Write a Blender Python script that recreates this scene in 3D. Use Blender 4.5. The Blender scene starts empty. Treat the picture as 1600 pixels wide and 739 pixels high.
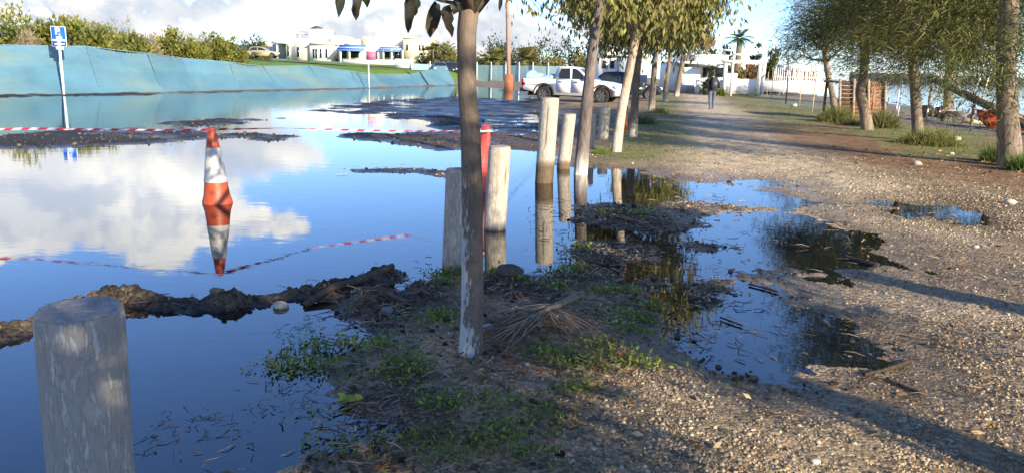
import bpy, math, random
import numpy as np
from mathutils import Matrix, Vector

sc = bpy.context.scene
col = sc.collection
rs = np.random.RandomState(7)
random.seed(7)
PI = math.pi

# ------------------------------------------------------------------ camera, sky, sun, exposure
FPX, CX, CY, CAMH = 1186.0, 800.0, 369.5, 1.6
PITCH, ROLL = math.radians(12.34), math.radians(1.42)
_f = np.array([0, math.cos(PITCH), -math.sin(PITCH)])
_u0 = np.array([0, math.sin(PITCH), math.cos(PITCH)])
_r0 = np.array([1.0, 0, 0])
_r = _r0 * math.cos(ROLL) + _u0 * math.sin(ROLL)
_u = -_r0 * math.sin(ROLL) + _u0 * math.cos(ROLL)
cam_d = bpy.data.cameras.new('camera')
cam = bpy.data.objects.new('camera', cam_d); col.objects.link(cam)
cam_d.sensor_width = 36.0
cam_d.lens = FPX / 1600 * 36.0
cam_d.clip_start = 0.05
cam_d.clip_end = 8000
M = Matrix.Identity(4)
for i in range(3):
    M[i][0], M[i][1], M[i][2] = _r[i], _u[i], -_f[i]
M[2][3] = CAMH
cam.matrix_world = M
sc.camera = cam

SUN_EL, SUN_AZ = math.radians(21.0), math.atan2(0.60, -0.80)      # low winter sun, behind the viewer's right shoulder
SKY_STRENGTH = 0.15
sun_d = bpy.data.lights.new('sun', 'SUN'); sun_d.energy = 5.0; sun_d.angle = math.radians(0.5)
sun_d.color = (1.0, 0.87, 0.66)
sun = bpy.data.objects.new('sun', sun_d); col.objects.link(sun)
sdir = Vector((math.sin(SUN_AZ) * math.cos(SUN_EL), math.cos(SUN_AZ) * math.cos(SUN_EL), math.sin(SUN_EL)))
sun.rotation_euler = sdir.to_track_quat('Z', 'Y').to_euler()
sc.view_settings.view_transform = 'Standard'
sc.view_settings.look = 'None'
sc.view_settings.exposure = 1.2
sc.view_settings.gamma = 1.0
sc.cycles.max_bounces = 8
sc.cycles.transparent_max_bounces = 16
sc.cycles.sample_clamp_indirect = 6.0
sc.cycles.use_denoising = True

def ray(px, py):
    return _f * FPX + _r * (px - CX) + _u * (CY - py)
def at(px, py, z=0.0):
    d = ray(px, py); t = (z - CAMH) / d[2]
    return np.array([d[0] * t, d[1] * t, z])
def P(px, py, Y):
    d = ray(px, py); t = Y / d[1]
    return np.array([d[0] * t, Y, CAMH + d[2] * t])

# ---- node helpers
class NG:
    def __init__(s, tree): s.t = tree; s.n = tree.nodes; s.l = tree.links
    def new(s, typ, **kw):
        n = s.n.new(typ)
        for k, v in kw.items(): setattr(n, k, v)
        return n
    def link(s, a, b): s.l.new(a, b)
    def setin(s, n, idx, v):
        if hasattr(v, 'is_output'): s.l.new(v, n.inputs[idx])
        elif v is not None: n.inputs[idx].default_value = v
    def math(s, op, a, b=None, c=None, clamp=False):
        n = s.n.new('ShaderNodeMath'); n.operation = op; n.use_clamp = clamp
        s.setin(n, 0, a); s.setin(n, 1, b); s.setin(n, 2, c)
        return n.outputs[0]
    def vmath(s, op, a, b=None):
        n = s.n.new('ShaderNodeVectorMath'); n.operation = op
        s.setin(n, 0, a); s.setin(n, 1, b)
        return n.outputs[0]
    def mix(s, fac, a, b, blend='MIX'):
        n = s.n.new('ShaderNodeMix'); n.data_type = 'RGBA'; n.blend_type = blend
        s.setin(n, 0, fac)
        s.setin(n, 6, a if hasattr(a, 'is_output') else tuple(a) + (1,) if len(a) == 3 else a)
        s.setin(n, 7, b if hasattr(b, 'is_output') else tuple(b) + (1,) if len(b) == 3 else b)
        return n.outputs[2]
    def noise(s, vec, scale, detail=4, rough=0.55, dist=0.0):
        n = s.n.new('ShaderNodeTexNoise')
        if vec is not None: s.l.new(vec, n.inputs['Vector'])
        n.inputs['Scale'].default_value = scale; n.inputs['Detail'].default_value = detail
        n.inputs['Roughness'].default_value = rough; n.inputs['Distortion'].default_value = dist
        return n.outputs['Fac']
    def ss(s, v, a, b):
        n = s.n.new('ShaderNodeMapRange'); n.interpolation_type = 'SMOOTHSTEP'
        s.setin(n, 0, v); n.inputs[1].default_value = a; n.inputs[2].default_value = b
        return n.outputs[0]

world = bpy.data.worlds.new('World'); sc.world = world; world.use_nodes = True
g = NG(world.node_tree); g.n.clear()
tc = g.new('ShaderNodeTexCoord')
dirv = g.vmath('NORMALIZE', tc.outputs['Generated'])
sky = g.new('ShaderNodeTexSky'); sky.sky_type = 'NISHITA'; sky.sun_disc = False
sky.sun_elevation = SUN_EL; sky.sun_rotation = SUN_AZ
sky.air_density = 0.85; sky.dust_density = 0.1; sky.ozone_density = 3.0
sep = g.new('ShaderNodeSeparateXYZ'); g.link(dirv, sep.inputs[0])
az = g.math('ARCTAN2', sep.outputs[0], sep.outputs[1])
el = g.math('ARCSINE', sep.outputs[2])
deg = PI / 180
# cumulus over the land: a bank low in the sky with a broken upper edge, thinning to the seaward side
comb = g.new('ShaderNodeCombineXYZ')
g.link(az, comb.inputs[0]); g.link(g.math('MULTIPLY', el, 1.35), comb.inputs[1])
pv = comb.outputs[0]
pv2 = g.vmath('ADD', pv, (0.012, -0.022, 0.0))
def gauss(a0, e0, sa, se, amp):
    x = g.math('DIVIDE', g.math('SUBTRACT', az, a0 * deg), sa * deg)
    y = g.math('DIVIDE', g.math('SUBTRACT', el, e0 * deg), se * deg)
    r2 = g.math('ADD', g.math('MULTIPLY', x, x), g.math('MULTIPLY', y, y))
    return g.math('MULTIPLY', g.math('EXPONENT', g.math('MULTIPLY', r2, -1.0)), amp)
bias = g.math('MULTIPLY', g.ss(az, 13 * deg, -10 * deg), 0.22)
bias = g.math('MULTIPLY', bias, g.ss(el, 9.5 * deg, 3.0 * deg))
bias = g.math('ADD', bias, g.math('MULTIPLY', g.ss(el, 4.5 * deg, 0.0), 0.05))
for gg in [(-30, 9.4, 8, 4.3, 0.38), (-23, 9.8, 4.5, 4.0, 0.36), (-38, 9.5, 6, 3.0, 0.3), (-17.0, 6.0, 3.0, 1.6, 0.28), (-16.8, 11.4, 3.2, 1.1, 0.30),
           (-2, 3.0, 9, 3.4, 0.30), (1.0, 4.2, 1.6, 1.2, -0.30), (-10, 9.0, 3.4, 4.5, -0.35), (0, 10.0, 8, 3.2, -0.25),
           (-34, 15.5, 12, 2.0, -0.25), (-52, 9, 9, 5, 0.25), (60, 9, 14, 5, 0.3), (120, 12, 25, 8, 0.3), (-120, 12, 30, 8, 0.3), (-80, 20, 20, 6, 0.25)]:
    bias = g.math('ADD', bias, gauss(*gg))
n1 = g.noise(pv, 10.0, 10, 0.58, 0.25)
n2 = g.noise(pv2, 10.0, 10, 0.58, 0.25)
dens = g.ss(g.math('ADD', n1, bias), 0.69, 0.785)
thin = g.math('MULTIPLY', g.ss(g.noise(pv, 4.0, 6, 0.6, 1.0), 0.45, 0.8), g.math('MULTIPLY', g.ss(el, 10 * deg, 1 * deg), 0.40))
dens = g.math('MAXIMUM', dens, thin)
lit = g.ss(g.math('SUBTRACT', n1, n2), -0.10, 0.07)
lit2 = g.ss(g.noise(pv, 7.0, 4, 0.5), 0.38, 0.60)
lit = g.math('MULTIPLY', g.math('ADD', g.math('MULTIPLY', lit, 0.65), 0.35), g.math('ADD', g.math('MULTIPLY', lit2, 0.55), 0.45))
ccol = g.mix(lit, (2.5, 3.0, 3.9), (6.0, 5.85, 5.5))
hz = g.math('ADD', 0.58, g.math('MULTIPLY', g.ss(el, 3.0 * deg, 9.0 * deg), 0.55))      # haze put into cloud colour: duller low down, brighter higher to lift water reflections
cmbh = g.new('ShaderNodeCombineXYZ')
for i in range(3): g.link(hz, cmbh.inputs[i])
ccol = g.mix(1.0, ccol, cmbh.outputs[0], 'MULTIPLY')
skyc = g.mix(1.0, sky.outputs[0], (0.65, 0.75, 0.95), 'MULTIPLY')
final = g.mix(dens, skyc, ccol)
bg = g.new('ShaderNodeBackground'); g.link(final, bg.inputs[0]); bg.inputs[1].default_value = SKY_STRENGTH
wo = g.new('ShaderNodeOutputWorld'); g.link(bg.outputs[0], wo.inputs[0])

# ------------------------------------------------------------------ mesh helpers
ORG = {}
def tag(o, label=None, cat=None, group=None, kind=None):
    if label: o['label'] = label
    if cat: o['category'] = cat
    if group: o['group'] = group
    if kind: o['kind'] = kind
    return o
def thing(name, label, cat, loc=(0, 0, 0), group=None):
    o = bpy.data.objects.new(name, None); col.objects.link(o)
    o.location = tuple(float(v) for v in loc); o.empty_display_size = 0.1
    ORG[o] = np.array(loc, float)
    return tag(o, label, cat, group)

def make_mesh(name, V, F, mats, C=None, smooth=False, mi=None, F2=None):
    """V (n,3); F (m,k) int array or list of index lists; F2: second array of another size"""
    V = np.asarray(V, np.float32).reshape(-1, 3)
    me = bpy.data.meshes.new(name)
    arrs = []
    for f in (F, F2):
        if f is None or len(f) == 0: continue
        if isinstance(f, np.ndarray) and f.ndim == 2: arrs.append((f.reshape(-1), np.full(len(f), f.shape[1])))
        else: arrs.append((np.concatenate([np.asarray(q) for q in f]), np.array([len(q) for q in f])))
    idx = np.concatenate([a[0] for a in arrs]).astype(np.int32)
    cnt = np.concatenate([a[1] for a in arrs]).astype(np.int32)
    st = np.concatenate([[0], np.cumsum(cnt)[:-1]]).astype(np.int32)
    me.vertices.add(len(V)); me.vertices.foreach_set('co', V.ravel())
    me.loops.add(len(idx)); me.loops.foreach_set('vertex_index', idx)
    me.polygons.add(len(cnt)); me.polygons.foreach_set('loop_start', st)
    try: me.polygons.foreach_set('loop_total', cnt)
    except Exception: pass
    if not isinstance(mats, (list, tuple)): mats = [mats]
    for m in mats: me.materials.append(m)
    if mi is not None: me.polygons.foreach_set('material_index', np.asarray(mi, np.int32))
    if smooth: me.polygons.foreach_set('use_smooth', np.ones(len(cnt), bool))
    me.update(calc_edges=True)
    if C is not None:
        C = np.asarray(C, np.float32)
        if C.ndim == 1: C = np.tile(C, (len(V), 1))
        ca = me.color_attributes.new('Col', 'FLOAT_COLOR', 'POINT')
        ca.data.foreach_set('color', np.concatenate([C[:, :3], np.ones((len(C), 1), np.float32)], 1).ravel())
    me.validate()
    return me

def link(name, V, F, mats, parent=None, C=None, smooth=False, mi=None, F2=None, loc=None):
    V = np.asarray(V, float).reshape(-1, 3)
    if parent is not None: off = ORG[parent]
    else: off = np.array(loc if loc is not None else (0, 0, 0), float)
    me = make_mesh(name, V - off, F, mats, C, smooth, mi, F2)
    o = bpy.data.objects.new(name, me); col.objects.link(o)
    if parent is not None: o.parent = parent
    else: o.location = tuple(off)
    ORG[o] = off
    return o

class MB:
    def __init__(s): s.V = []; s.F = []; s.C = []; s.mi = []; s.n = 0
    def add(s, V, F, c=(1, 1, 1), mi=0):
        V = np.asarray(V, float).reshape(-1, 3); s.V.append(V)
        s.F += [[int(i) + s.n for i in f] for f in F]; s.mi += [mi] * len(F)
        c = np.asarray(c, float)
        s.C.append(np.tile(c, (len(V), 1)) if c.ndim == 1 else c)
        s.n += len(V); return s
    def box(s, a, b, c=(1, 1, 1), mi=0):
        x0, y0, z0 = a; x1, y1, z1 = b
        return s.add([(x0, y0, z0), (x1, y0, z0), (x1, y1, z0), (x0, y1, z0), (x0, y0, z1), (x1, y0, z1), (x1, y1, z1), (x0, y1, z1)],
                     [(0, 3, 2, 1), (4, 5, 6, 7), (0, 1, 5, 4), (1, 2, 6, 5), (2, 3, 7, 6), (3, 0, 4, 7)], c, mi)
    def tube(s, pts, rad, seg=8, c=(1, 1, 1), mi=0, cap=True):
        V, F = tube(pts, rad, seg, cap); return s.add(V, F, c, mi)
    def link(s, name, mats, parent=None, smooth=False, loc=None):
        return link(name, np.concatenate(s.V), s.F, mats, parent, np.concatenate(s.C), smooth, s.mi, loc=loc)

def tube(pts, rad, seg=8, cap=True):
    pts = np.asarray(pts, float); n = len(pts)
    rad = np.full(n, rad) if np.isscalar(rad) else np.asarray(rad, float)
    tan = np.gradient(pts, axis=0); tan /= np.linalg.norm(tan, axis=1)[:, None] + 1e-9
    ref = np.array([0.31, 0.95, 0.05]) if abs(tan[0][2]) > 0.7 else np.array([0, 0, 1.0])
    u = np.cross(tan, ref); u /= np.linalg.norm(u, axis=1)[:, None] + 1e-9
    v = np.cross(tan, u)
    a = np.arange(seg) * 2 * PI / seg
    V = pts[:, None, :] + rad[:, None, None] * (np.cos(a)[None, :, None] * u[:, None, :] + np.sin(a)[None, :, None] * v[:, None, :])
    F = []
    for i in range(n - 1):
        for j in range(seg):
            k = (j + 1) % seg
            F.append((i * seg + j, i * seg + k, (i + 1) * seg + k, (i + 1) * seg + j))
    if cap:
        F.append(tuple(range(seg - 1, -1, -1))); F.append(tuple((n - 1) * seg + j for j in range(seg)))
    return V.reshape(-1, 3), F

# value noise
_T = rs.rand(256, 256)
def vnoise(x, y):
    xi = np.floor(x).astype(int); yi = np.floor(y).astype(int); fx = x - xi; fy = y - yi
    fx = fx * fx * (3 - 2 * fx); fy = fy * fy * (3 - 2 * fy)
    a = _T[xi & 255, yi & 255]; b = _T[(xi + 1) & 255, yi & 255]; c = _T[xi & 255, (yi + 1) & 255]; d = _T[(xi + 1) & 255, (yi + 1) & 255]
    return (a * (1 - fx) + b * fx) * (1 - fy) + (c * (1 - fx) + d * fx) * fy
def fbm(x, y, o=4, lac=2.1, gain=0.5):
    s = 0; amp = 1; t = 0
    for i in range(o):
        s = s + amp * vnoise(x + 17.3 * i, y - 9.1 * i); t += amp; amp *= gain; x = x * lac; y = y * lac
    return s / t - 0.5
def sst(a, b, x):
    t = np.clip((x - a) / (b - a), 0, 1); return t * t * (3 - 2 * t)
def sdpoly(x, y, pts):
    """signed distance, positive inside"""
    pts = np.asarray(pts)[:, :2]; n = len(pts); d = np.full(x.shape, 1e18); ins = np.zeros(x.shape, bool)
    for i in range(n):
        ax, ay = pts[i]; bx, by = pts[(i + 1) % n]; ex, ey = bx - ax, by - ay
        t = np.clip(((x - ax) * ex + (y - ay) * ey) / (ex * ex + ey * ey + 1e-12), 0, 1)
        d = np.minimum(d, (x - ax - t * ex) ** 2 + (y - ay - t * ey) ** 2)
        c = ((ay > y) != (by > y)) & (x < (bx - ax) * (y - ay) / ((by - ay) if by != ay else 1e-9) + ax)
        ins ^= c
    d = np.sqrt(d); return np.where(ins, d, -d)
def dline(x, y, pts):
    d = np.full(x.shape, 1e18)
    for (ax, ay), (bx, by) in zip(pts[:-1], pts[1:]):
        ex, ey = bx - ax, by - ay
        t = np.clip(((x - ax) * ex + (y - ay) * ey) / (ex * ex + ey * ey + 1e-12), 0, 1)
        d = np.minimum(d, (x - ax - t * ex) ** 2 + (y - ay - t * ey) ** 2)
    return np.sqrt(d)
def W_(pxs): return np.array([at(a, b)[:2] for a, b in pxs])

# ------------------------------------------------------------------ materials
MATS = {}
def mat(name, base=(0.5, 0.5, 0.5), rough=0.8, var=0.25, scale=8.0, bump=0.0, bscale=40.0, metal=0.0, attr=False, stretch=None, spec=0.4, dirt=None, dscale=2.0, transl=0.0, alpha=1.0):
    if name in MATS: return MATS[name]
    m = bpy.data.materials.new(name); m.use_nodes = True; g = NG(m.node_tree); g.n.clear()
    out = g.new('ShaderNodeOutputMaterial'); b = g.new('ShaderNodeBsdfPrincipled')
    tc = g.new('ShaderNodeTexCoord'); vec = tc.outputs['Object']
    if stretch:
        mp = g.new('ShaderNodeMapping'); mp.inputs['Scale'].default_value = stretch; g.link(vec, mp.inputs[0]); vec = mp.outputs[0]
    if attr:
        a = g.new('ShaderNodeAttribute'); a.attribute_name = 'Col'; c = a.outputs['Color']
        if base != (1, 1, 1): c = g.mix(1.0, c, base, 'MULTIPLY')
    else:
        rgb = g.new('ShaderNodeRGB'); rgb.outputs[0].default_value = tuple(base) + (1,); c = rgb.outputs[0]
    if var:
        n = g.noise(vec, scale, 5, 0.6)
        k = g.math('ADD', g.math('MULTIPLY', g.math('SUBTRACT', n, 0.5), 4 * var), 1.0)
        cmb = g.new('ShaderNodeCombineXYZ')
        for i in range(3): g.link(k, cmb.inputs[i])
        c = g.mix(1.0, c, cmb.outputs[0], 'MULTIPLY')
    if dirt:
        c = g.mix(g.math('MULTIPLY', g.ss(g.noise(vec, dscale, 6, 0.65), 0.45, 0.68), dirt[3] if len(dirt) > 3 else 0.8), c, dirt[:3])
    g.link(c, b.inputs['Base Color'])
    b.inputs['Roughness'].default_value = rough; b.inputs['Metallic'].default_value = metal
    b.inputs['Specular IOR Level'].default_value = spec
    if bump:
        bn = g.new('ShaderNodeBump'); bn.inputs['Strength'].default_value = bump; bn.inputs['Distance'].default_value = 0.02
        g.link(g.noise(vec, bscale, 6, 0.65), bn.inputs['Height']); g.link(bn.outputs[0], b.inputs['Normal'])
    sh = b.outputs[0]
    if transl:
        t = g.new('ShaderNodeBsdfTranslucent'); g.link(c, t.inputs[0])
        mx = g.new('ShaderNodeMixShader'); mx.inputs[0].default_value = transl
        g.link(sh, mx.inputs[1]); g.link(t.outputs[0], mx.inputs[2]); sh = mx.outputs[0]
    if alpha < 1:
        t = g.new('ShaderNodeBsdfTransparent'); mx = g.new('ShaderNodeMixShader'); mx.inputs[0].default_value = alpha
        g.link(t.outputs[0], mx.inputs[1]); g.link(sh, mx.inputs[2]); sh = mx.outputs[0]
    g.link(sh, out.inputs[0])
    MATS[name] = m; return m

LEAF = mat('leaf', (1, 1, 1), 0.6, 0.0, attr=True, transl=0.35, spec=0.25)
NEEDLE = mat('needle', (1, 1, 1), 0.8, 0.0, attr=True, transl=0.25, spec=0.1)
BARK = mat('bark', (1, 1, 1), 0.9, 0.5, 22, 1.0, 40, attr=True, stretch=(1, 1, 0.25), spec=0.2)
def painted_bark():
    m = bpy.data.materials.new('whitewashed_bark'); m.use_nodes = True; g = NG(m.node_tree); g.n.clear()
    out = g.new('ShaderNodeOutputMaterial'); b = g.new('ShaderNodeBsdfPrincipled'); g.link(b.outputs[0], out.inputs[0])
    tc = g.new('ShaderNodeTexCoord'); a = g.new('ShaderNodeAttribute'); a.attribute_name = 'Col'; pa = g.new('ShaderNodeAttribute'); pa.attribute_name = 'paint'
    mp = g.new('ShaderNodeMapping'); mp.inputs['Scale'].default_value = (1, 1, 0.35); g.link(tc.outputs['Object'], mp.inputs[0]); v = mp.outputs[0]
    n1 = g.noise(v, 55, 8, 0.7); n2 = g.noise(tc.outputs['Object'], 140, 5, 0.7); n3 = g.noise(v, 14, 5, 0.6)
    bark = g.mix(n1, g.mix(1.0, a.outputs['Color'], (0.5, 0.48, 0.46), 'MULTIPLY'), g.mix(1.0, a.outputs['Color'], (1.6, 1.55, 1.5), 'MULTIPLY'))
    sum_ = g.math('ADD', g.math('ADD', g.math('MULTIPLY', n1, .5), g.math('MULTIPLY', n3, .5)), g.math('MULTIPLY', g.math('SUBTRACT', pa.outputs['Fac'], 0.5), 0.42))
    mk = g.math('MULTIPLY', g.ss(sum_, 0.50, 0.58), 0.85)
    spk = g.math('MULTIPLY', g.ss(n2, 0.58, 0.66), g.math('MULTIPLY', g.ss(pa.outputs['Fac'], 0.05, 0.3), 0.7))
    c = g.mix(g.math('MAXIMUM', mk, spk), bark, (0.50, 0.50, 0.49)); g.link(c, b.inputs['Base Color']); b.inputs['Roughness'].default_value = 0.9; b.inputs['Specular IOR Level'].default_value = 0.2
    bn = g.new('ShaderNodeBump'); bn.inputs['Strength'].default_value = 1.0; bn.inputs['Distance'].default_value = 0.006
    g.link(g.math('ADD', g.math('ADD', n1, g.math('MULTIPLY', n3, .8)), g.math('ADD', g.math('MULTIPLY', n2, .3), g.math('MULTIPLY', mk, .3))), bn.inputs['Height']); g.link(bn.outputs[0], b.inputs['Normal'])
    return m
BARKP = painted_bark()
WEED = mat('weed', (1, 1, 1), 0.7, 0.0, attr=True, transl=0.2, spec=0.2)
DEBRIS = mat('debris', (1, 1, 1), 0.85, 0.2, 30, attr=True, spec=0.2)
STONE = mat('stone', (1, 1, 1), 0.8, 0.25, 18, 0.4, 60, attr=True, spec=0.3)
WHITEW = mat('white_wall', (0.80, 0.78, 0.72), 0.85, 0.05, 0.6)
CREAMW = mat('cream_wall', (0.78, 0.68, 0.44), 0.85, 0.05, 0.6)
PEACHW = mat('peach_wall', (0.75, 0.52, 0.38), 0.85, 0.05, 0.6)
GREYW = mat('grey_wall', (0.42, 0.44, 0.47), 0.85, 0.06, 0.6)
GLASS = mat('window_glass', (0.02, 0.025, 0.03), 0.12, 0.0, spec=0.25)
BLUEA = mat('blue_awning', (0.10, 0.22, 0.55), 0.7, 0.06, 2)
PINK = mat('pink_paint', (0.48, 0.12, 0.20), 0.6, 0.06, 2)
DARKM = mat('dark_metal', (0.05, 0.05, 0.05), 0.5, 0.1, 4)
RUBBER = mat('rubber', (0.02, 0.02, 0.02), 0.8, 0.15, 20)
WHITEM = mat('white_metal', (0.75, 0.75, 0.72), 0.45, 0.06, 10, dirt=(0.45, 0.38, 0.28, 0.4), dscale=5)
CARW = mat('truck_paint', (0.70, 0.70, 0.71), 0.28, 0.03, 2, spec=0.5, dirt=(0.50, 0.46, 0.40, 0.3), dscale=0.9)
CARD = mat('dark_car_paint', (0.02, 0.025, 0.035), 0.2, 0.05, 2, spec=0.6)
CARB = mat('blue_grey_car_paint', (0.25, 0.33, 0.42), 0.3, 0.05, 2, spec=0.5)
REDL = mat('red_lamp', (0.35, 0.01, 0.015), 0.2, 0.05, 4)
BOATR = mat('boat_paint', (0.55, 0.06, 0.04), 0.45, 0.15, 3, dirt=(0.25, 0.05, 0.04, 0.6), dscale=4)
REDP = mat('red_plastic', (0.62, 0.06, 0.05), 0.4, 0.12, 8, 0.4, 30, dirt=(0.35, 0.10, 0.08, 0.5), dscale=9)
RUST = mat('rusty_steel', (0.26, 0.10, 0.045), 0.8, 0.3, 6, 0.3, 40)
POLEW = mat('pole_wood', (0.30, 0.20, 0.15), 0.85, 0.2, 3, 0.3, 30, stretch=(4, 4, 0.4))
WOODB = mat('brown_boards', (0.20, 0.10, 0.055), 0.85, 0.35, 5, 0.4, 30, stretch=(0.5, 1, 6))
WOODP = mat('pale_timber', (0.45, 0.38, 0.27), 0.85, 0.25, 5, 0.3, 30)
ORANGEW = mat('orange_wood', (0.36, 0.13, 0.035), 0.8, 0.25, 6, 0.3, 30)
NET = mat('shade_net', (0.085, 0.19, 0.265), 0.9, 0.2, 0.45, 0.25, 6, stretch=(0.5, 1, 2.2), dirt=(0.16, 0.235, 0.225, 0.8), dscale=0.2, alpha=0.82, spec=0.1)
NET2 = mat('pale_shade_net', (0.30, 0.48, 0.50), 0.85, 0.10, 0.6, alpha=0.8)

# weathered timber with flaking pale paint
def wood_mat(name, paint=0.5, tint=(1, 1, 1)):
    m = bpy.data.materials.new(name); m.use_nodes = True; g = NG(m.node_tree); g.n.clear()
    out = g.new('ShaderNodeOutputMaterial'); b = g.new('ShaderNodeBsdfPrincipled'); g.link(b.outputs[0], out.inputs[0])
    tc = g.new('ShaderNodeTexCoord'); a = g.new('ShaderNodeAttribute'); a.attribute_name = 'Col'
    mp = g.new('ShaderNodeMapping'); mp.inputs['Scale'].default_value = (1, 1, 0.09); g.link(tc.outputs['Object'], mp.inputs[0])
    mp2 = g.new('ShaderNodeMapping'); mp2.inputs['Scale'].default_value = (1, 1, 0.22); g.link(tc.outputs['Object'], mp2.inputs[0])
    gr = g.noise(mp.outputs[0], 90, 6, 0.7)
    gr2 = g.noise(mp.outputs[0], 24, 5, 0.6)
    woodc = g.mix(gr, (0.19 * tint[0], 0.172 * tint[1], 0.155 * tint[2]), (0.44 * tint[0], 0.412 * tint[1], 0.37 * tint[2]))
    fl = g.ss(g.noise(mp2.outputs[0], 60, 9, 0.74, 0.2), 0.57 - 0.14 * paint, 0.64 - 0.10 * paint)
    fl = g.math('MULTIPLY', fl, 0.7)
    c = g.mix(fl, woodc, (0.50 * tint[0], 0.485 * tint[1], 0.46 * tint[2]))
    crack = g.ss(gr2, 0.36, 0.30)
    c = g.mix(g.math('MULTIPLY', crack, 0.75), c, (0.05, 0.042, 0.036))
    c = g.mix(1.0, c, a.outputs['Color'], 'MULTIPLY')
    g.link(c, b.inputs['Base Color']); b.inputs['Roughness'].default_value = 0.88; b.inputs['Specular IOR Level'].default_value = 0.2
    bn = g.new('ShaderNodeBump'); bn.inputs['Strength'].default_value = 0.9; bn.inputs['Distance'].default_value = 0.006
    h = g.math('ADD', g.math('MULTIPLY', gr, 0.6), g.math('ADD', g.math('MULTIPLY', gr2, 0.9), g.math('MULTIPLY', fl, 0.35)))
    g.link(h, bn.inputs['Height']); g.link(bn.outputs[0], b.inputs['Normal'])
    return m
WOODG = wood_mat('weathered_timber', 0.55)
WOODL = wood_mat('bleached_timber', 0.75, (1.1, 1.02, 0.9))
def endgrain():
    m = bpy.data.materials.new('end_grain'); m.use_nodes = True; g = NG(m.node_tree); g.n.clear()
    out = g.new('ShaderNodeOutputMaterial'); b = g.new('ShaderNodeBsdfPrincipled'); g.link(b.outputs[0], out.inputs[0])
    tc = g.new('ShaderNodeTexCoord'); mp = g.new('ShaderNodeMapping'); mp.inputs['Scale'].default_value = (1, 1, 0); g.link(tc.outputs['Object'], mp.inputs[0])
    w = g.new('ShaderNodeTexWave'); w.wave_type = 'RINGS'; w.rings_direction = 'Z'; w.inputs['Scale'].default_value = 26; w.inputs['Distortion'].default_value = 3.0; w.inputs['Detail'].default_value = 4
    g.link(mp.outputs[0], w.inputs[0])
    c = g.mix(w.outputs['Fac'], (0.20, 0.19, 0.175), (0.245, 0.232, 0.215))
    c = g.mix(g.ss(g.noise(tc.outputs['Object'], 22, 6, 0.65), 0.5, 0.7), c, (0.36, 0.345, 0.325))
    g.link(c, b.inputs['Base Color']); b.inputs['Roughness'].default_value = 0.85
    bn = g.new('ShaderNodeBump'); bn.inputs['Strength'].default_value = 0.5; bn.inputs['Distance'].default_value = 0.004
    g.link(g.noise(tc.outputs['Object'], 60, 6, 0.7), bn.inputs['Height']); g.link(bn.outputs[0], b.inputs['Normal'])
    return m
ENDG = endgrain()

def water_mat(name, ior, ripple, tint, s1, s2, murk=None):
    m = bpy.data.materials.new(name); m.use_nodes = True; g = NG(m.node_tree); g.n.clear()
    out = g.new('ShaderNodeOutputMaterial'); geo = g.new('ShaderNodeNewGeometry')
    sp = g.new('ShaderNodeSeparateXYZ'); g.link(geo.outputs['Position'], sp.inputs[0])
    mp = g.new('ShaderNodeMapping'); mp.inputs['Scale'].default_value = (0.6, 1.5, 1); mp.inputs['Rotation'].default_value = (0, 0, 0.25); g.link(geo.outputs['Position'], mp.inputs[0])
    h = g.math('ADD', g.noise(mp.outputs[0], s1, 3, 0.5), g.math('MULTIPLY', g.noise(mp.outputs[0], s2, 3, 0.5), 0.35))
    bn = g.new('ShaderNodeBump'); g.link(h, bn.inputs['Height']); bn.inputs['Distance'].default_value = 0.02
    # wind-roughened water out in the open, calm water near the bank
    wind = g.ss(sp.outputs[1], ripple[2], ripple[3])
    pat = g.ss(g.noise(geo.outputs['Position'], 0.12, 3, 0.5), 0.35, 0.65)
    wind = g.math('MULTIPLY', wind, g.math('ADD', g.math('MULTIPLY', pat, 0.6), 0.4))
    g.link(g.math('ADD', ripple[0], g.math('MULTIPLY', wind, ripple[1] - ripple[0])), bn.inputs['Strength'])
    gl = g.new('ShaderNodeBsdfGlossy'); gl.inputs['Roughness'].default_value = 0.015; g.link(bn.outputs[0], gl.inputs['Normal'])
    gl.inputs['Color'].default_value = (1, 1, 1, 1)
    fr = g.new('ShaderNodeFresnel'); fr.inputs['IOR'].default_value = ior; g.link(bn.outputs[0], fr.inputs['Normal'])
    tr = g.new('ShaderNodeBsdfTransparent'); tr.inputs[0].default_value = tuple(tint) + (1,)
    low = tr.outputs[0]
    if murk:
        df = g.new('ShaderNodeBsdfDiffuse'); df.inputs[0].default_value = tuple(murk[:3]) + (1,)
        mx = g.new('ShaderNodeMixShader'); mx.inputs[0].default_value = murk[3]; g.link(low, mx.inputs[1]); g.link(df.outputs[0], mx.inputs[2]); low = mx.outputs[0]
    mx = g.new('ShaderNodeMixShader'); g.link(fr.outputs[0], mx.inputs[0]); g.link(low, mx.inputs[1]); g.link(gl.outputs[0], mx.inputs[2])
    g.link(mx.outputs[0], out.inputs[0]); return m
WATER = water_mat('flood_water', 1.82, (0.032, 0.14, 8.0, 22.0), (0.72, 0.80, 0.86), 3.0, 9.0)
SEAM = water_mat('sea_water', 1.03, (0.5, 0.9, 30.0, 90.0), (0.3, 0.5, 0.6), 0.5, 2.2, (0.05, 0.13, 0.29, 0.97))

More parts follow.
